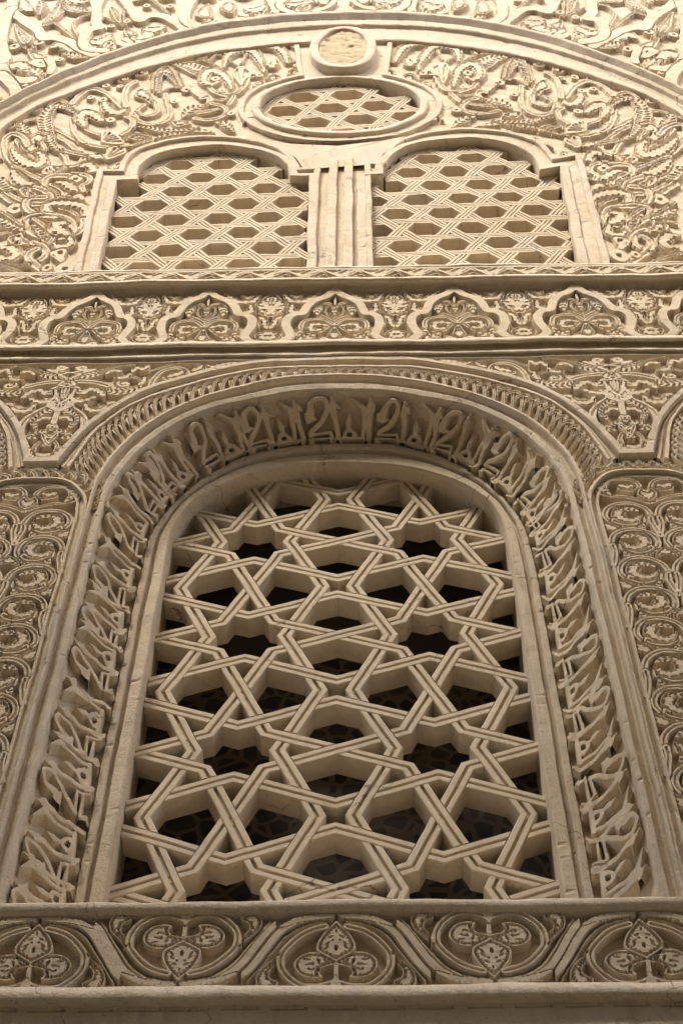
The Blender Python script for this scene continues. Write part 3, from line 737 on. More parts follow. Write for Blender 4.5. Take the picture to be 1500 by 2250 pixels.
def frieze_fields():
    g = Rel(-FP/2, FP/2, FZ0-.01, FZ1+.01, .0034, .0042, e=.0012)       # strap band and valley ornament
    T = lambda pts: [(p[0]+.030, p[1]) for p in PX(640, 620, 5.0, pts)]
    h = .052
    half = [(420, 105), (470, 84), (560, 150), (690, 200), (760, 250), (800, 310), (830, 345), (910, 355), (975, 400), (985, 470), (950, 540), (930, 590), (990, 635), (1060, 655), (1135, 660)]
    # ornament of the valleys
    for s in (1,):
        g.shape(T([(1135, 95), (1230, 160), (1310, 230), (1270, 310), (1160, 350), (1135, 365), (1110, 350), (1000, 310), (965, 230), (1040, 160)]), h*.72, pitch=0.054, rim=.012, tooth=.022, holes=[(*T([(1090, 185)])[0], .010), (*T([(1170, 185)])[0], .010), (*T([(1132, 205)])[0], .011), (*T([(1110, 290)])[0], .009), (*T([(1190, 290)])[0], .009)])
        for v in ([(1132, 150), (1132, 250)], [(1075, 240), (1020, 225)], [(1190, 240), (1245, 225)], [(1095, 270), (1040, 275)], [(1170, 270), (1225, 275)]): g.cut(T(v), .022, .010)
        for v in ([(1105, 330), (1080, 285), (1110, 270)], [(1160, 330), (1185, 285), (1155, 270)]): g.cut(T(v), .014, .010, taper=(1, 1, .6))
        g.shape(T([(1145, 500), (1260, 510), (1310, 570), (1230, 615), (1150, 620), (1060, 600), (1030, 550)]), h*.70, pitch=0.046, rim=.010, tooth=.02, holes=[(*T([(1150, 560)])[0], .012), (*T([(1090, 560)])[0], .009), (*T([(1215, 560)])[0], .009)])
        g.leaf(T([(1150, 480), (1190, 430), (1200, 390), (1260, 360)]), .030, h*.70, 't', pitch=0.046); g.leaf(T([(1150, 480), (1110, 430), (1100, 390), (1050, 360)]), .030, h*.70, 't', pitch=0.046)
        g.leaf(T([(640, 95), (720, 150), (800, 190), (880, 190), (950, 180), (1020, 110)]), .040, h*.70, 't', pitch=0.050)
        g.leaf(T([(790, 250), (860, 300), (940, 300), (930, 230)]), .038, h*.70, 't', pitch=0.046)
        g.leaf(T([(820, 110), (890, 140), (960, 110)]), .026, h*.65, 't', pitch=0.043)
        g.leaf(T([(1400, 190), (1350, 170), (1280, 130), (1220, 95)]), .036, h*.70, 't', pitch=0.046)
        g.leaf(T([(1340, 280), (1410, 260), (1430, 220)]), .03, h*.70, 't', pitch=0.046)
    # fold what lies beyond the half period back in
    g2 = g.H.copy(); gm = np.maximum(g2, g2[:, ::-1]); g.H = gm
    pts = T(half); pl = [(-(a), b) for a, b in pts][::-1]
    g.stroke(pl+pts[0:] if False else pts, .062, h, groove=0, moat=.012, taper=(1.0, 1, 1, 1, 1.0, 1, 1, 1, 1, 1.1))
    tz = pts[1][1]+.012; g.stroke([(0, tz), (0, tz-.085)], .085, h, groove=0, moat=0, smooth=False, taper=(.25, 1.0, .45))
    g.H = np.where((g.x > -.002)[None, :], g.H, 0); g.H = np.maximum(g.H, g.H[:, ::-1])
    # palmette inside the arch
    t = Rel(-.33, .33, FZ0-.01, FZ1+.01, .0034, .0042, e=.0012); h = .040
    T2 = lambda pts: [(p[0]+.018, p[1]) for p in PX(640, 620, 5.0, pts)]
    VV = lambda pts, w=.036: t.stroke(T2(pts), w, h, moat=.006)
    VV([(505, 415), (600, 370), (690, 330), (720, 280), (670, 230), (590, 215), (520, 235)])
    VV([(500, 380), (590, 320), (605, 270), (560, 250), (520, 262), (520, 290)], .026)
    t.leaf(T2([(690, 340), (690, 290), (640, 240)]), .03, h, 'r', pitch=0.046)
    t.shape(T2([(490, 285), (560, 290), (530, 345), (490, 360), (450, 345), (420, 290)]), h, pitch=0.046, rim=.005, tooth=.018)
    t.cut(T2([(490, 300), (490, 340)]), .02)
    t.shape(T2([(490, 130), (520, 185), (490, 245), (455, 185)]), h, kind='g', rim=.014, tooth=.03)
    VV([(510, 450), (600, 395), (720, 385), (830, 410), (860, 470), (810, 530), (700, 545), (620, 510), (560, 470)])
    t.leaf(T2([(570, 465), (650, 450), (730, 450), (760, 490), (720, 515), (650, 510)]), .034, h, 't', pitch=0.043)
    t.shape(T2([(505, 480), (560, 545), (580, 590), (505, 620), (430, 590), (460, 545)]), h, pitch=0.046, rim=.010, tooth=.018)
    t.leaf(T2([(700, 560), (760, 590), (840, 600), (860, 520)]), .034, h, 'r', pitch=0.046)
    t.leaf(T2([(540, 640), (600, 610), (660, 640)]), .034, h, 't', pitch=0.046)
    t.bead(T2([(880, 560)])[0], .02, h)
    t.H = np.where((t.x > -.004)[None, :], t.H, 0); t.H = np.maximum(t.H, t.H[:, ::-1])
    return g, t
fg, ft = frieze_fields()
fx = [-3.30, -2.46, -1.66, -.892, -.035, .777, 1.608, 2.43, 3.25]
for i, c in enumerate(fx):
    a = .5*(fx[i-1]+c) if i else c-.41; b = .5*(c+fx[i+1]) if i+1 < len(fx) else c+.41
    X, Z = relax(fg.H, *np.meshgrid(fg.x, fg.z))
    Xw = np.where(X < 0, c+X*(c-a)/(FP/2), c+X*(b-c)/(FP/2))
    grid_mesh('lobed_arch', Xw, 0.040-fg.H*(1+.04*_w(Xw, Z, 9, i)), Z, MP, fr)
    sc = (b-a)/FP
    Xt, Zt = relax(ft.H, *np.meshgrid(ft.x, ft.z)); m = ft.H > .003; q = m[:-1, :-1] | m[1:, :-1] | m[:-1, 1:] | m[1:, 1:]
    grid_mesh('trefoil_palmette', c+Xt*sc, .044-ft.H, Zt, MP, fr, mask=q)
md = thing('meander_strip', 'narrow projecting strip with a zigzag meander under the upper windows', 'moulding')
MZ1, MZ0 = ZC(592, -.06), ZC(613, -.06)
level('cavetto', [(FZ1+.0, .06), (FZ1+.002, .012), (FZ1+.03, .002), (.6*FZ1+.4*MZ0-.0, -.028), (MZ0-.03, -.050), (MZ0-.012, -.066), (MZ0+.012, -.068), (MZ0+.016, -.03)], MR, md)
mr = Rel(-3.4, 3.4, MZ0+.012, MZ1, .006, .0065, e=.0012); hm = MZ1-MZ0-.012; mp_ = .258
for k in range(-14, 15):
    f = lambda u, v: (k*mp_+u*mp_, MZ0+.012+v*hm)
    S = lambda pts, w=.020: mr.stroke([f(*q) for q in pts], w, .030, groove=0, moat=.006, smooth=False, over=True)
    S([(0, .08), (.5, .92), (1.0, .08)], .03); S([(.14, .08), (.5, .68), (.62, .48)], .018)
    S([(.36, .92), (0, .30), (-.14, .55)], .018); S([(.16, .90), (-.02, .62)], .018); S([(.40, .10), (.56, .36), (.70, .12)], .016); S([(.86, .9), (1, .64), (.9, .5)], .016)
S2 = mr.stroke([(-3.4, MZ1-.012), (3.4, MZ1-.012)], .03, .032, groove=0, moat=0, smooth=False, over=True)
mr.build('zigzag_carving', -.038, MP, md)
level('top_ledge', [(MZ1-.004, -.06), (MZ1+.004, -.072), (MZ1+.03, -.070), (MZ1+.034, -.06), (MZ1+.036, .21)], MR, md)

# ============================================================ upper windows
def kagome(center, sp, tilt, R=2.2):
    ps = []
    for a in (0, 60, 120):
        an = rad(a+tilt); d = np.array([math.cos(an), math.sin(an)]); n = np.array([-d[1], d[0]])
        for k in range(-8, 9):
            o = np.array(center)+n*(k+.5)*sp
            ps.append(np.array([o-d*R, o+d*R]))
    return ps
RCX, RCZ = -.02, 14.13
def window(name, outer, inner, label, cat, group, kc, tilt, closed=False, sp=.312, neck=False):
    t = thing(name, label, cat, group=group)
    o = dense(outer, .04); i = dense(inner, .04)
    if closed: o = o[:-1]; i = i[:-1]
    of = o if not neck else dense([(-.50, 16.14), (-.43, 15.06)]+[(a_, b_) for a_, b_ in ell(RCX, RCZ, .93, 1.04, 120)[::-1] if not (b_ > 15.05 and abs(a_) < .45)]+[(.43, 15.06), (.50, 16.14)], .04)
    if neck: of = of[::-1]
    sweep('outer_fillet', of, [(.002, .07), (.002, -.002), (-.004, -.008), (-.044, -.008), (-.050, -.002), (-.052, .022)], MR, t, closed=closed and not neck)
    sweep('inner_fillet', i, [(.072, .022), (.070, -.004), (.064, -.010), (.006, -.012), (.0, -.004), (0, .12), (-.004, .23)], MR, t, closed=closed)
    N = 160; oo = resample(np.vstack([o, o[:1]]) if closed else o, N); ii = resample(np.vstack([i, i[:1]]) if closed else i, N)
    band('groove', oo, ii, [(0, .018), (1, .018)], MR, t)
    poly = [tuple(q) for q in i]
    cx, cz = np.mean(i, 0)
    big = [(cx+(x-cx)*1.02, cz+(q-cz)*1.02) for x, q in poly]
    mb = MB(); straps(mb, kagome(kc, sp, tilt), .080, .135, .060, 2, lambda q: inside_poly(q, big), down=.010, step=.03, inv=1)
    mb.build('lattice', ML, t, w=1.3)
    x0, z0 = i.min(0)-.05; x1, z1 = i.max(0)+.05
    mb = MB(); mb.box(x0, x1, .222, .250, z0, z1); mb.build('back_panel', MP, t, w=0)
    return t, o
Lout = [(160, 604), (215, 372), (262, 372), (266, 357), (280, 338), (310, 322), (380, 304), (460, 298), (550, 304), (610, 321), (640, 340), (656, 362), (658, 370), (703, 368), (690, 606)]
Lin = [(212, 608), (258, 398), (303, 396), (303, 378), (312, 362), (340, 342), (395, 327), (470, 320), (550, 327), (605, 343), (632, 364), (637, 388), (680, 388), (672, 606)]
Rout = [(805, 602), (800, 358), (836, 357), (838, 345), (860, 318), (900, 297), (960, 285), (1040, 281), (1120, 290), (1185, 312), (1212, 335), (1220, 345), (1275, 337), (1345, 594)]
Rin = [(808, 602), (803, 388), (842, 384), (842, 365), (870, 335), (930, 312), (1030, 303), (1110, 315), (1165, 340), (1183, 365), (1184, 375), (1228, 367), (1275, 596)]
def cw(p, i, j):                               # straight shoulders and jambs, a smooth curve between points i and j
    q = [W(*k) for k in p]; return q[:i]+[tuple(k) for k in spline(q[i:j+1], 8)]+q[j+1:]
wl, oL = window('arched_window', cw(Lout, 3, 11), cw(Lin, 3, 10), 'arched blind window with basket weave lattice, left of the plain pier', 'window', 'twin arched upper windows', W(535, 452, .085), 3.0)
wr, oR = window('arched_window', cw(Rout, 3, 10), cw(Rin, 3, 9), 'arched blind window with basket weave lattice, right of the plain pier', 'window', 'twin arched upper windows', W(975, 475, .085), 3.0)
def ell(cx, cz, a, b, n=90): t = np.linspace(0, -2*math.pi, n+1); return [(cx+a*math.sin(-k), cz+b*math.cos(k)) for k in t]
wc, oC = window('round_window', ell(RCX, RCZ, .93, 1.04), ell(RCX, RCZ, .735, .80), 'round blind window with basket weave lattice at the top between the arched pair', 'window', None, W(727, 243, .085), 9.0, closed=True, sp=.375, neck=True)
# pier between the twin windows
pier = thing('window_pier', 'fluted plaster pier between the twin arched windows', 'pier')
pz0, pz1 = ZC(604), ZC(352)
for xa in (-.07, .055):
    sweep('flute_fillet', dense([(xa, pz0), (xa, pz1+.06)], .06), [(-.034, .04), (-.034, -.010), (.034, -.010), (.034, .04)], MR, pier)
mb = MB(); mb.add([(-.215, .030, pz0), (.20, .030, pz0), (.20, .030, pz1+.25), (-.215, .030, pz1+.25)], [(0, 1, 2, 3)])
mb.build('flute_ground', MR, pier)
fan = [W(*q) for q in [(664, 366), (650, 345), (620, 322), (585, 306), (640, 313), (740, 318), (830, 309), (890, 296), (862, 314), (838, 340), (834, 360), (800, 362), (705, 368)]]
mb = MB(); n_ = len(fan); cz_ = np.mean(fan, 0)
mb.add([(x, .004, q) for x, q in fan]+[(cz_[0], .004, cz_[1])], [(k, (k+1) % n_, n_) for k in range(n_)]); mb.build('cap_plate', MR, pier)

# ============================================================ great arch with roundel
ga = thing('great_arch', 'wide stepped arch moulding curving over the twin windows at the top', 'arch')
GO = both(resample(spline([(0, 17.07), (.72, 16.96), (1.42, 16.62), (2.07, 15.99), (2.63, 15.10), (3.10, 14.09), (3.30, 13.3), (3.36, 12.2), (3.36, 10.2)], 12), 140))
GI = both(resample(spline([(0, 16.16), (.5, 16.12), (.83, 16.03), (1.47, 15.72), (2.09, 15.15), (2.64, 14.40), (2.88, 13.90), (3.01, 13.40), (3.10, 12.2), (3.10, 10.2)], 12), 140))
band('stepped_moulding', GO, GI, [(-.03, -.02), (-.014, -.092), (0, -.104), (.07, -.102), (.09, -.096), (.19, -.040), (.205, -.054), (.36, -.050), (.38, -.044), (.41, -.014), (.70, -.004), (.72, .002), (.735, -.030), (.965, -.030), (.99, -.024), (1.0, .06)], MR, ga)
ro = thing('roundel', 'worn bare roundel with a plain raised ring at the crown of the great arch', 'roundel')
OX, OZ = .0, 15.80
e1 = np.array(ell(OX, OZ, .250, .66))[:-1]
sweep('ring', e1, [(.03, .06), (.02, -.080), (.0, -.095), (-.060, -.095), (-.072, -.080), (-.076, .06)] if False else [(-.008, .06), (-.006, -.066), (0, -.072), (.076, -.072), (.082, -.066), (.084, .06)], MR, ro, closed=True)
rd_ = Rel(-.29, .29, -.79, .79, .008, .014); X, Z = np.meshgrid(rd_.x, rd_.z)
rn = np.random.RandomState(3)
for _ in range(90):
    cx, cz, rr = rn.uniform(-.27, .27), rn.uniform(-.7, .7), rn.uniform(.012, .05)
    rd_.H -= rn.uniform(.003, .012)*np.clip(1-np.hypot(X-cx, (Z-cz)/1.6)/rr, 0, 1)**.5
m = (X/.252)**2+(Z/.665)**2 < 1
rd_.build('worn_disc', -.052, MY, ro, mask=m, x=OX, z=OZ, w=1.5)
nk = MB(); nk.add([(-.44, .017, 14.97), (.44, .017, 14.97), (.50, .017, 16.3), (-.50, .017, 16.3)], [(0, 1, 2, 3)]); nk.build('ground', MR, ro); 

# ============================================================ tympanum scrollwork, traced on the left half
ty = thing('tympanum_panel', 'carved arabesque of curling leaves and vines round the upper windows', 'carved panel')
AZ = 0.60                                       # carving high up is drawn taller than wide
TR = Rel(-3.30, 3.30, 10.28*AZ, 16.6*AZ, .0066, .0066, e=.0012)
HT = .034
def trace(R, ox, oy, sc, items, h, y=0.0):
    for it in items:
        k, w, pts = it[0], it[1], [(a, b*AZ) for a, b in PX(ox, oy, sc, it[2], y)]
        if k in 'tr': w *= (.60 if R is TR else .85)
        if k == 'v': w *= .72
        if k == 'p': w *= .62
        if k == 's': w *= .5
        if k == 'v': R.stroke(pts, w, h, moat=.010, n=6)
        elif k == 'p': R.stroke(pts, w, h, groove=0, moat=.010, n=6)
        elif k == 't': R.leaf(pts, w, h, 't', pitch=.055, moat=.010, n=6)
        elif k == 'r': R.leaf(pts, w, h, 'r', pitch=.045, moat=.010, n=6)
        elif k == 's': R.shape(pts, h, 't', pitch=.055, rim=.018, tooth=w, moat=.010, n=4)
        elif k == 'f': R.shape(pts, h, 'f', rim=.022, moat=.010, n=4, nr=w, foc=pts[0])
        elif k == 'b': R.bead(pts[0], w*.8, h, asp=1.0, hole=.3)
T1 = [
 ('v', .075, [(140, 550), (200, 640), (260, 700)]), ('v', .075, [(200, 400), (260, 380), (340, 380)]), ('v', .08, [(110, 780), (250, 830), (420, 850), (600, 830), (720, 830)]),
 ('v', .08, [(425, 430), (540, 500), (660, 560), (780, 600), (900, 620), (1000, 620)]), ('v', .08, [(600, 370), (610, 460), (660, 540), (700, 570)]),
 ('v', .08, [(430, 500), (560, 570), (640, 640), (690, 690), (640, 750), (540, 770), (430, 770)]), ('v', .08, [(500, 630), (540, 690), (560, 750)]),
 ('v', .075, [(350, 470), (350, 380), (400, 280), (480, 225), (560, 250), (630, 300), (650, 400), (740, 470), (860, 510)]),
 ('v', .07, [(510, 630), (600, 660), (720, 680), (800, 690)]), ('t', .10, [(740, 680), (800, 690), (850, 700)]),
 ('r', .115, [(620, 330), (540, 285), (450, 280), (390, 340), (375, 430), (400, 540), (460, 620), (500, 640)]),
 ('t', .13, [(900, 390), (830, 390), (775, 350), (710, 330), (665, 370), (700, 440)]), ('b', .06, [(905, 388)]),
 ('v', .085, [(600, 250), (650, 180), (760, 130), (850, 150), (930, 210), (1000, 270), (1040, 290)]),
 ('t', .11, [(1050, 270), (1000, 320), (930, 320), (880, 280), (845, 220)]), ('b', .055, [(840, 215)]), ('b', .05, [(875, 100)]), ('b', .05, [(985, 105)]), ('b', .05, [(742, 198)]), ('b', .045, [(1440, 235)]),
 ('v', .085, [(1120, 60), (1050, 100), (1020, 200), (1040, 270)]),
 ('s', .06, [(1100, 190), (1120, 130), (1180, 120), (1250, 170), (1285, 230), (1240, 255), (1180, 220)]),
 ('v', .08, [(1180, 260), (1120, 310), (1200, 345), (1290, 310), (1290, 240)]), ('v', .08, [(1100, 330), (1130, 390), (1220, 420), (1330, 400), (1390, 350), (1390, 260), (1360, 170)]),
 ('v', .08, [(1000, 500), (1070, 450), (1090, 390), (1040, 360)]), ('f', 10, [(840, 570), (870, 465), (980, 510), (1025, 560), (990, 590)]), ('f', 10, [(870, 715), (890, 625), (1000, 610), (1040, 650), (980, 690)]),
 ('r', .05, [(1240, 560), (1350, 530), (1500, 505)]), ('t', .13, [(1050, 530), (1120, 520), (1200, 535), (1250, 550)]), ('v', .06, [(1000, 610), (1120, 590), (1250, 560)]),
 ('r', .11, [(165, 410), (195, 490), (240, 540)]), ('t', .14, [(300, 660), (250, 600), (260, 540), (310, 530), (340, 570)]), ('v', .06, [(240, 530), (300, 495), (380, 500)]), ('v', .06, [(300, 640), (380, 630), (350, 570)]),
 ('v', .085, [(130, 780), (60, 690), (35, 600), (45, 530), (110, 500), (190, 530), (230, 590)]), ('t', .13, [(90, 620), (150, 700), (230, 750), (320, 755), (350, 690), (310, 650)]),
 ('f', 10, [(430, 850), (340, 815), (400, 765), (440, 785), (520, 850)]), ('t', .10, [(660, 775), (715, 750), (770, 790), (720, 830)]), ('v', .06, [(560, 840), (640, 860), (680, 870)]), ('v', .06, [(480, 810), (530, 780)]),
]
T2_ = [
 ('v', .07, [(170, 30), (400, 140), (560, 210)]), ('v', .085, [(0, 380), (150, 500), (300, 575)]), ('v', .07, [(60, 340), (200, 440), (320, 500)]),
 ('v', .085, [(1060, 500), (900, 440), (760, 390), (640, 310), (590, 240), (640, 170), (760, 150), (900, 155), (1000, 190)]), ('b', .075, [(1010, 195)]),
 ('v', .07, [(680, 260), (780, 310), (840, 370), (830, 410)]), ('t', .10, [(740, 235), (860, 250), (950, 310), (1070, 345), (1160, 340)]), ('v', .075, [(1090, 130), (1190, 170), (1180, 240), (1090, 290), (1100, 350)]),
 ('b', .075, [(1010, 463)]), ('b', .085, [(190, 590)]), ('v', .06, [(700, 440), (800, 450), (900, 470)]), ('v', .06, [(430, 600), (560, 610)]), ('v', .06, [(480, 720), (600, 770), (690, 770)]),
 ('v', .085, [(400, 290), (560, 340), (650, 420), (640, 490), (540, 530), (420, 530)]), ('v', .085, [(430, 660), (340, 590), (330, 520), (380, 460), (480, 440), (590, 440)]),
 ('v', .06, [(800, 590), (920, 610), (1060, 690)]), ('t', .095, [(880, 670), (720, 660), (610, 600), (640, 540), (760, 515), (950, 525), (1090, 560), (1145, 620), (1110, 690), (980, 760)]),
 ('v', .085, [(690, 970), (900, 950), (1050, 880), (1110, 780), (1100, 730)]), ('v', .09, [(560, 960), (440, 905), (340, 830), (320, 760), (370, 705), (500, 680), (700, 685), (850, 700), (940, 760), (960, 850), (930, 920)]),
 ('r', .13, [(430, 800), (540, 830), (620, 880), (640, 960), (570, 1050)]), ('v', .06, [(440, 720), (560, 800), (680, 880), (690, 970), (600, 1060)]), ('t', .12, [(880, 780), (770, 780), (730, 830), (810, 890), (900, 930)]),
 ('s', .06, [(80, 980), (150, 930), (250, 900), (290, 860), (310, 950), (420, 1030), (250, 1065), (130, 1045)]), ('v', .06, [(0, 920), (60, 900), (140, 880)]), ('b', .05, [(70, 800)]),
 ('v', .085, [(430, 1030), (560, 1090), (600, 1180), (540, 1260), (480, 1290)]), ('v', .06, [(200, 1150), (350, 1140), (450, 1100)]), ('v', .085, [(480, 1120), (380, 1180), (370, 1250), (450, 1330), (600, 1420), (720, 1480)]),
 ('t', .09, [(910, 960), (930, 1040), (850, 1090), (740, 1085), (710, 1050)]), ('f', 8, [(860, 1340), (680, 1240), (650, 1180), (700, 1140), (880, 1120), (840, 1240)]), ('b', .09, [(850, 1380)]), ('b', .05, [(620, 1370)]),
 ('r', .15, [(-40, 180), (80, 240), (200, 330)]), ('t', .12, [(150, 80), (220, 190), (320, 250), (420, 250)]), ('s', .06, [(240, 330), (320, 290), (400, 310), (400, 350), (480, 385), (450, 420), (360, 440), (270, 400)]),
 ('r', .07, [(0, 720), (120, 790), (300, 860)]), ('v', .05, [(0, 630), (150, 710), (280, 790)]), ('t', .10, [(-20, 1100), (120, 1110), (200, 1180), (180, 1240), (40, 1250)]), ('v', .05, [(0, 1310), (200, 1350), (370, 1330)]), ('v', .05, [(0, 1340), (180, 1390), (400, 1470)]),
]
T3_ = [
 ('v', .08, [(740, 400), (790, 450), (880, 480), (960, 470), (1020, 430), (1060, 350)]), ('v', .06, [(770, 510), (860, 520), (930, 500)]), ('v', .075, [(960, 490), (900, 560), (800, 600), (640, 630)]),
 ('r', .12, [(525, 430), (490, 350), (440, 300), (370, 285), (320, 320), (300, 440)]), ('v', .05, [(270, 420), (290, 330), (350, 255), (430, 250), (490, 330), (530, 430)]), ('v', .05, [(330, 460), (410, 420), (500, 410)]),
 ('b', .06, [(558, 432)]), ('p', .03, [(590, 440), (660, 490)]), ('v', .08, [(690, 500), (745, 490), (750, 540), (690, 575)]), ('r', .13, [(700, 565), (600, 600), (530, 650)]),
 ('v', .075, [(770, 550), (860, 570), (895, 620), (830, 665), (720, 680), (620, 665)]), ('s', .05, [(430, 690), (500, 675), (600, 700), (560, 725), (470, 735)]), ('r', .075, [(150, 740), (250, 755), (380, 775), (560, 770), (670, 735)]),
 ('r', .16, [(460, 225), (600, 250), (720, 310), (690, 370)]), ('v', .05, [(540, 215), (700, 200), (820, 240), (880, 290)]), ('t', .12, [(940, 440), (905, 370), (850, 300), (770, 275), (710, 320), (715, 375), (780, 395), (825, 365)]), ('b', .06, [(800, 345)]),
 ('f', 9, [(1010, 410), (950, 330), (960, 265), (1030, 245), (1130, 310), (1160, 330), (1050, 345)]), ('b', .05, [(1160, 315)]), ('t', .12, [(870, 250), (900, 160), (990, 120), (1090, 120), (1150, 170), (1195, 250), (1190, 290)]),
 ('t', .12, [(1110, 100), (1230, 85), (1320, 100), (1370, 150), (1395, 215)]), ('t', .10, [(1300, 190), (1270, 240), (1210, 225)]), ('v', .05, [(1050, 140), (1010, 220)]), ('v', .05, [(740, 195), (790, 160), (840, 155)]), ('v', .05, [(920, 210), (980, 240)]), ('b', .045, [(860, 445)]), ('b', .05, [(930, 630)]), ('b', .05, [(465, 535)]),
 ('r', .09, [(805, 700), (870, 710), (950, 770)]), ('t', .045, [(620, 785), (700, 775), (800, 785)]), ('r', .05, [(280, 840), (400, 810), (560, 790)]), ('s', .05, [(75, 830), (150, 800), (260, 815), (270, 850), (160, 850)]), ('v', .06, [(130, 890), (260, 850)]),
]
trace(TR, 0, 160, 3.75, T1, HT); trace(TR, 0, 360, 6.0, T2_, HT); trace(TR, 260, 80, 3.75, T3_, HT)
TR.fill(.075, .034, HT, 5, ok=lambda x, z: x < -.2 and not (x > -1.0 and z < 13.6*AZ))
TR.z = TR.z/AZ
TR.H = np.where((TR.x < 0)[None, :], TR.H, 0)
# a slightly stretched copy for the right half, so that it does not repeat stroke for stroke
mir = TR.H[:, ::-1]
X, Z = np.meshgrid(TR.x, TR.z)
def warp(H):
    fx_ = X+.05*np.sin(1.7*Z+.6)*(np.clip(X-.4, 0, 1))+.03*np.sin(3.1*X); fz_ = Z+.07*np.sin(2.1*X+1.0)+.03*np.sin(2.3*Z)
    i = np.clip(np.round((fx_-TR.x[0])/(TR.x[1]-TR.x[0])).astype(int), 0, TR.nx-1); j = np.clip(np.round((fz_-TR.z[0])/(TR.z[1]-TR.z[0])).astype(int), 0, TR.nz-1)
    return H[j, i]
TR.H = np.where(X < 0, TR.H, warp(mir))
gi = GI[np.argsort(GI[:, 1])]
def polymask(X, Z, poly):
    ins = np.zeros(X.shape, bool); p = np.asarray(poly)
    for k in range(len(p)):
        x1, z1 = p[k]; x2, z2 = p[(k+1) % len(p)]
        if z1 == z2: continue
        ins ^= (Z > min(z1, z2)) & (Z <= max(z1, z2)) & (X < (Z-z1)*(x2-x1)/(z2-z1)+x1)
    return ins
mk = polymask(X, Z, GI)
for q in (oL, oR, np.array(ell(RCX, RCZ, .93, 1.04))): mk &= ~polymask(X, Z, q)
mk &= ~((np.abs(X) < .43+.055*(Z-15.06)) & (Z > 15.0))
mk &= ~((np.abs(X) < .20) & (Z < 13.4))
TR.build('scrollwork', .032, MP, ty, mask=mk, w=1.3)

# ============================================================ wall above the great arch
up = thing('upper_panel', 'carved wall of plain lobed straps and small leaves above the great arch', 'carved panel')
UY = -.080
UR = Rel(-4.3, 4.3, 12.6*AZ, 18.4*AZ, .0082, .0082, e=.0012)
U4 = [
 ('v', .07, [(360, 210), (450, 190), (540, 250), (640, 340)]), ('v', .07, [(740, 110), (650, 140), (600, 200), (650, 310)]), ('r', .09, [(350, 190), (440, 130), (490, 60), (510, -20)]), ('r', .09, [(520, 20), (600, 75), (740, 90)]),
 ('v', .05, [(830, 130), (920, 165), (1000, 205)]), ('v', .06, [(40, 310), (120, 350), (230, 400)]), ('v', .06, [(1100, 10), (1250, 5), (1400, 120)]), ('v', .06, [(300, 260), (270, 330), (290, 390)]), ('v', .06, [(1030, 60), (1010, 140), (1040, 200)]),
 ('t', .11, [(175, -10), (210, 70), (280, 90)]), ('r', .09, [(330, 0), (340, 60), (330, 120)]), ('t', .10, [(560, -20), (640, 20), (720, 10)]),
 ('s', .06, [(125, 190), (235, 290), (250, 350), (190, 370), (140, 300)]), ('s', .06, [(230, 400), (390, 460), (370, 495), (270, 500)]), ('t', .13, [(420, 400), (480, 375), (560, 390), (580, 425)]), ('r', .08, [(520, 440), (620, 460), (740, 470)]),
 ('t', .14, [(60, 585), (130, 545), (190, 555), (205, 595)]), ('r', .10, [(210, 590), (280, 600), (330, 640)]), ('s', .06, [(905, 50), (985, 90), (1000, 190), (930, 140)]), ('s', .06, [(1020, 235), (1140, 265), (1090, 300), (1030, 305)]),
 ('t', .13, [(730, 330), (800, 350), (870, 320), (900, 290)]), ('f', 9, [(850, 420), (860, 350), (930, 340), (960, 400)]), ('t', .11, [(1180, 235), (1260, 250), (1350, 230)]), ('r', .09, [(1330, 265), (1400, 290), (1500, 270)]),
 ('b', .07, [(120, 385)]), ('b', .07, [(320, 355)]), ('b', .06, [(1210, 45)]), ('b', .06, [(1400, 50)]), ('b', .06, [(1050, 170)]), ('b', .06, [(920, 215)]), ('b', .06, [(200, 695)]), ('b', .06, [(490, 490)]),
 ('p', .13, [(270, 520), (330, 545), (380, 540), (370, 505), (300, 500)]), ('p', .13, [(400, 490), (430, 550), (420, 600)]), ('p', .13, [(990, 350), (1050, 370), (1080, 340), (1030, 320)]), ('p', .12, [(1100, 310), (1150, 340), (1140, 380)]), ('p', .12, [(1150, 310), (1210, 300), (1240, 285), (1200, 280)]),
 ('p', .19, [(105, -60), (95, 70), (130, 120), (230, 190), (320, 250), (355, 320), (430, 310), (560, 340), (680, 410), (770, 450)]),
 ('p', .19, [(105, 70), (50, 160), (20, 300), (25, 420), (55, 470), (15, 540), (50, 620), (160, 660), (260, 655)]),
 ('p', .19, [(840, -60), (800, 60), (790, 170), (820, 225), (740, 240), (690, 300), (690, 370), (760, 410), (860, 415)]),
 ('p', .19, [(980, -60), (1080, 70), (1150, 160), (1230, 130), (1340, 130), (1440, 180), (1510, 240), (1460, 280)]),
 ('p', .19, [(0, 610), (70, 660), (120, 720), (130, 780)]),
]
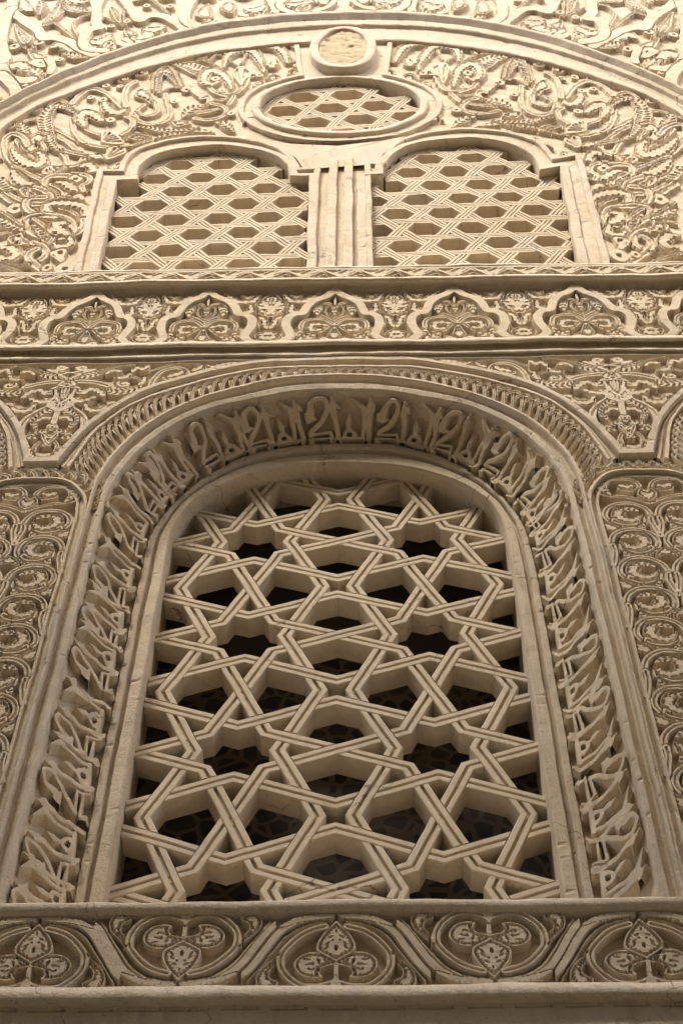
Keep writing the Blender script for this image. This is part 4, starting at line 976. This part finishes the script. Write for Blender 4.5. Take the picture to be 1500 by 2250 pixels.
U5 = [
 ('p', .19, [(180, -30), (110, 70), (100, 160), (150, 210), (250, 240)]), ('p', .17, [(790, -30), (845, 60), (830, 110), (760, 130)]), ('p', .17, [(920, -40), (890, 20), (910, 70), (980, 100), (1080, 95)]), ('p', .14, [(480, 190), (540, 160), (640, 165)]), ('p', .11, [(560, 120), (610, 130), (590, 100)]),
 ('s', .06, [(180, 130), (200, 80), (290, 30), (325, 80), (320, 140), (240, 155)]), ('r', .09, [(250, 170), (320, 190), (310, 240)]), ('s', .06, [(380, 60), (440, 10), (520, 40), (500, 110), (420, 100)]), ('t', .12, [(590, 70), (680, 90), (760, 40)]), ('r', .09, [(670, 120), (760, 130), (850, 130)]),
 ('t', .12, [(940, 20), (1030, 40), (1150, 10)]), ('f', 9, [(1010, 90), (1040, 45), (1140, 40), (1110, 90)]), ('p', .11, [(1210, 0), (1240, 30), (1270, 15)]), ('p', .12, [(1170, 90), (1270, 60), (1330, 10)]), ('b', .05, [(160, 270)]), ('b', .05, [(900, 125)]),
]
trace(UR, 0, 0, 3.75, U4, .046, UY); trace(UR, 380, 0, 3.75, U5, .046, UY)
UR.fill(.11, .05, .044, 6, ok=lambda x, z: x < 0 and z > 14*AZ)
UR.z = UR.z/AZ
UR.H = np.where((UR.x < 0)[None, :], UR.H, 0); UR.H = np.maximum(UR.H, UR.H[:, ::-1])
X, Z = np.meshgrid(UR.x, UR.z)
mk = ~polymask(X, Z, GO*np.array([1.0, 1.0]))
UR.build('strapwork', UY+.038, MP, up, mask=mk, w=1.3)

# ============================================================ sill frieze
sf = thing('sill_frieze', 'carved sill with alternating upright and inverted heart palmettes under the star lattice window', 'frieze')
QZ1, QZ0 = ZC(2008, 0), ZC(2176, 0)
CENT = W(394, 2092)
def motif():
    T = lambda pts: [(p[0]-CENT[0], p[1]-CENT[1]) for p in PX(220, 1990, 4.1667, pts)]
    g = Rel(-.34, .34, QZ0-CENT[1]-.02, QZ1-CENT[1]+.02, .0032, .0032, e=.0012); h = .044
    g.stroke(T([(-350, 105), (-170, 145), (-45, 240), (65, 415), (175, 590), (300, 680), (480, 722), (640, 742)]), .030, h, groove=0, moat=.004)
    g.stroke(T([(-20, 165), (60, 290), (150, 430), (240, 560), (350, 640), (480, 690), (600, 705)]), .011, h*.8, groove=0, moat=.002)
    g.leaf(T([(330, 90), (400, 72), (520, 66)]), .010, h*.9, 't', pitch=.02, moat=.002)
    g.leaf(T([(180, 650), (330, 715), (470, 735), (640, 745)]), .014, h, 't', pitch=.022, moat=.002, prof=(.5, 1, 1, 1, .7))
    g.shape(T([(262, 150), (220, 100), (140, 90), (70, 130), (45, 200), (75, 280), (190, 370), (205, 310), (165, 250), (180, 190)]), h, pitch=.020, rim=.007, tooth=.012, moat=.003, n=5)
    g.stroke(T([(780, 185), (745, 140), (620, 106), (480, 113), (350, 180), (258, 280), (238, 380), (280, 460), (370, 550), (470, 605), (600, 640)]), .031, h, groove=1, moat=.006, gd=.35)
    g.bead(T([(205, 392)])[0], .010, h, hole=.55, moat=0)
    g.stroke(T([(780, 180), (785, 90)]), .05, h, groove=0, moat=0, smooth=False, taper=(.4, 1.6))
    m = Rel(-.20, .20, QZ0-CENT[1]-.02, QZ1-CENT[1]+.02, .0030, .0030, e=.0012)
    m.stroke(T([(782, 190), (765, 260), (730, 310), (660, 300)]), .020, h, groove=0, moat=0)
    m.shape(T([(615, 262), (655, 285), (725, 300), (745, 330), (640, 395), (500, 415), (400, 385), (358, 325), (380, 265), (450, 208), (560, 183), (640, 195), (612, 228)]), h, pitch=.017, rim=.009, tooth=.011, holes=[(*T([(505, 267)])[0], .0048), (*T([(580, 340)])[0], .0048), (*T([(570, 245)])[0], .0035), (*T([(535, 305)])[0], .0040), (*T([(655, 308)])[0], .0040)], moat=.004, n=5)
    m.H = np.where((m.x <= T([(765, 300)])[0][0]+.0)[None, :], m.H, 0); m.H = np.maximum(m.H, m.H[:, ::-1])
    m.shape(T([(770, 315), (690, 352), (600, 395), (548, 430), (540, 500), (590, 600), (650, 665), (712, 722), (770, 665), (835, 600), (915, 500), (930, 430), (890, 395), (830, 360)]), h, pitch=.017, rim=.010, tooth=.012, holes=[(*T([(745, 450)])[0], .0165), (*T([(755, 400)])[0], .008), (*T([(680, 518)])[0], .0045), (*T([(785, 515)])[0], .0045), (*T([(722, 548)])[0], .0050), (*T([(720, 570)])[0], .0035)], moat=.003, n=4)
    for v in ([(520, 255), (560, 275)], [(470, 300), (540, 320)], [(440, 350), (500, 345)], [(600, 300), (560, 355)], [(600, 250), (585, 285)], [(660, 320), (620, 350)], [(620, 440), (650, 475)], [(640, 540), (680, 560)], [(705, 590), (712, 650)], [(620, 480), (655, 505)]): m.cut(T(v), .0085, .012, taper=(.5, 1, .5))
    mir = m.H[:, ::-1]; m.H = np.where((m.x <= 0)[None, :], m.H, mir)
    g.H = np.where((g.x <= 0)[None, :], g.H, g.H[:, ::-1])
    return g, m, 0.0
sg_, sm_, cxl = motif()
cs_ = [-2.76, -2.21, -1.655, -1.095, -.545, .02, .585, 1.145, 1.70, 2.26]
step_ = .555
midz = .5*(QZ0+QZ1)
nx_ = int(4.8/.0032); gx = np.linspace(-2.4, 2.4, nx_); gz = np.linspace(QZ0, QZ1, int((QZ1-QZ0)/.0032)); GH = np.zeros((len(gz), nx_))
def samp(r, lx, lz):
    i = np.round((lx-r.x[0])/(r.x[1]-r.x[0])).astype(int); j = np.round((lz-r.z[0])/(r.z[1]-r.z[0])).astype(int)
    ok = (i >= 0) & (i < r.nx) & (j >= 0) & (j < r.nz); return np.where(ok, r.H[np.clip(j, 0, r.nz-1), np.clip(i, 0, r.nx-1)], 0)
GX, GZ = np.meshgrid(gx, gz)
for i, c in enumerate(cs_):
    fl = (i % 2 == 1)                          # upright ones
    fl = not ((i % 2) == 0)
    up_ = fl
    lz_ = (GZ-CENT[1]) if not up_ else (2*midz-GZ-CENT[1])
    GH = np.maximum(GH, samp(sg_, GX-c+cxl, lz_))
GX, GZ = relax(GH, GX, GZ)
grid_mesh('vine_scroll', GX, .034-GH, GZ, MP, sf)
for i, c in enumerate(cs_):
    up_ = (i % 2 == 1)
    X, Z = relax(sm_.H, *np.meshgrid(sm_.x-cxl, sm_.z+CENT[1]))
    if up_: Z = 2*midz-Z
    m = sm_.H > .003; q = m[:-1, :-1] | m[1:, :-1] | m[:-1, 1:] | m[1:, 1:]
    grid_mesh('palmette', X+c, .038-sm_.H, Z, MP, sf, mask=q)
def lvl(name, prof, mat, parent): return level(name, prof, mat, parent, x=2.6)
lvl('top_ledge', [(QZ1-.012, .052), (QZ1-.008, -.016), (ZC(1990, -.03), -.028), (ZC(1984, -.03)+.01, -.026), (ZC(1983, -.03)+.022, -.016), (ZC(1983, -.03)+.026, .42)], MR, sf)
lvl('base_moulding', [(QZ0+.010, .052), (QZ0+.006, -.020), (ZC(2187, -.03), -.030), (ZC(2192, -.03), -.022), (ZC(2204, 0), .012), (ZC(2206, 0), .05)], MR, sf)
fw = Rel(-2.2, 2.2, 3.2, ZC(2200, .0), .005, .005, e=.004)
fw.H += 0
ft0 = ZC(2205)
for k in range(-10, 11):
    c = k*.172+.03
    X, Z = np.meshgrid(fw.x, fw.z)
    def slot(x0, x1, z0, z1, d):
        m = (X > x0+(Z-z0)*-.6) & (X < x1+(Z-z0)*-.6) & (Z > z0) & (Z < z1); fw.H[m] = -d
    slot(c-.068, c+.060, ft0-.017, ft0-.011, .012); slot(c+.058, c+.066, ft0-.016, ft0-.002, .012)
o = fw.build('wall_face', .012, MR, None)
o.name = 'lower_wall'
tag(o, 'plain worn plaster wall with a thin running fret under the carved sill', 'wall')
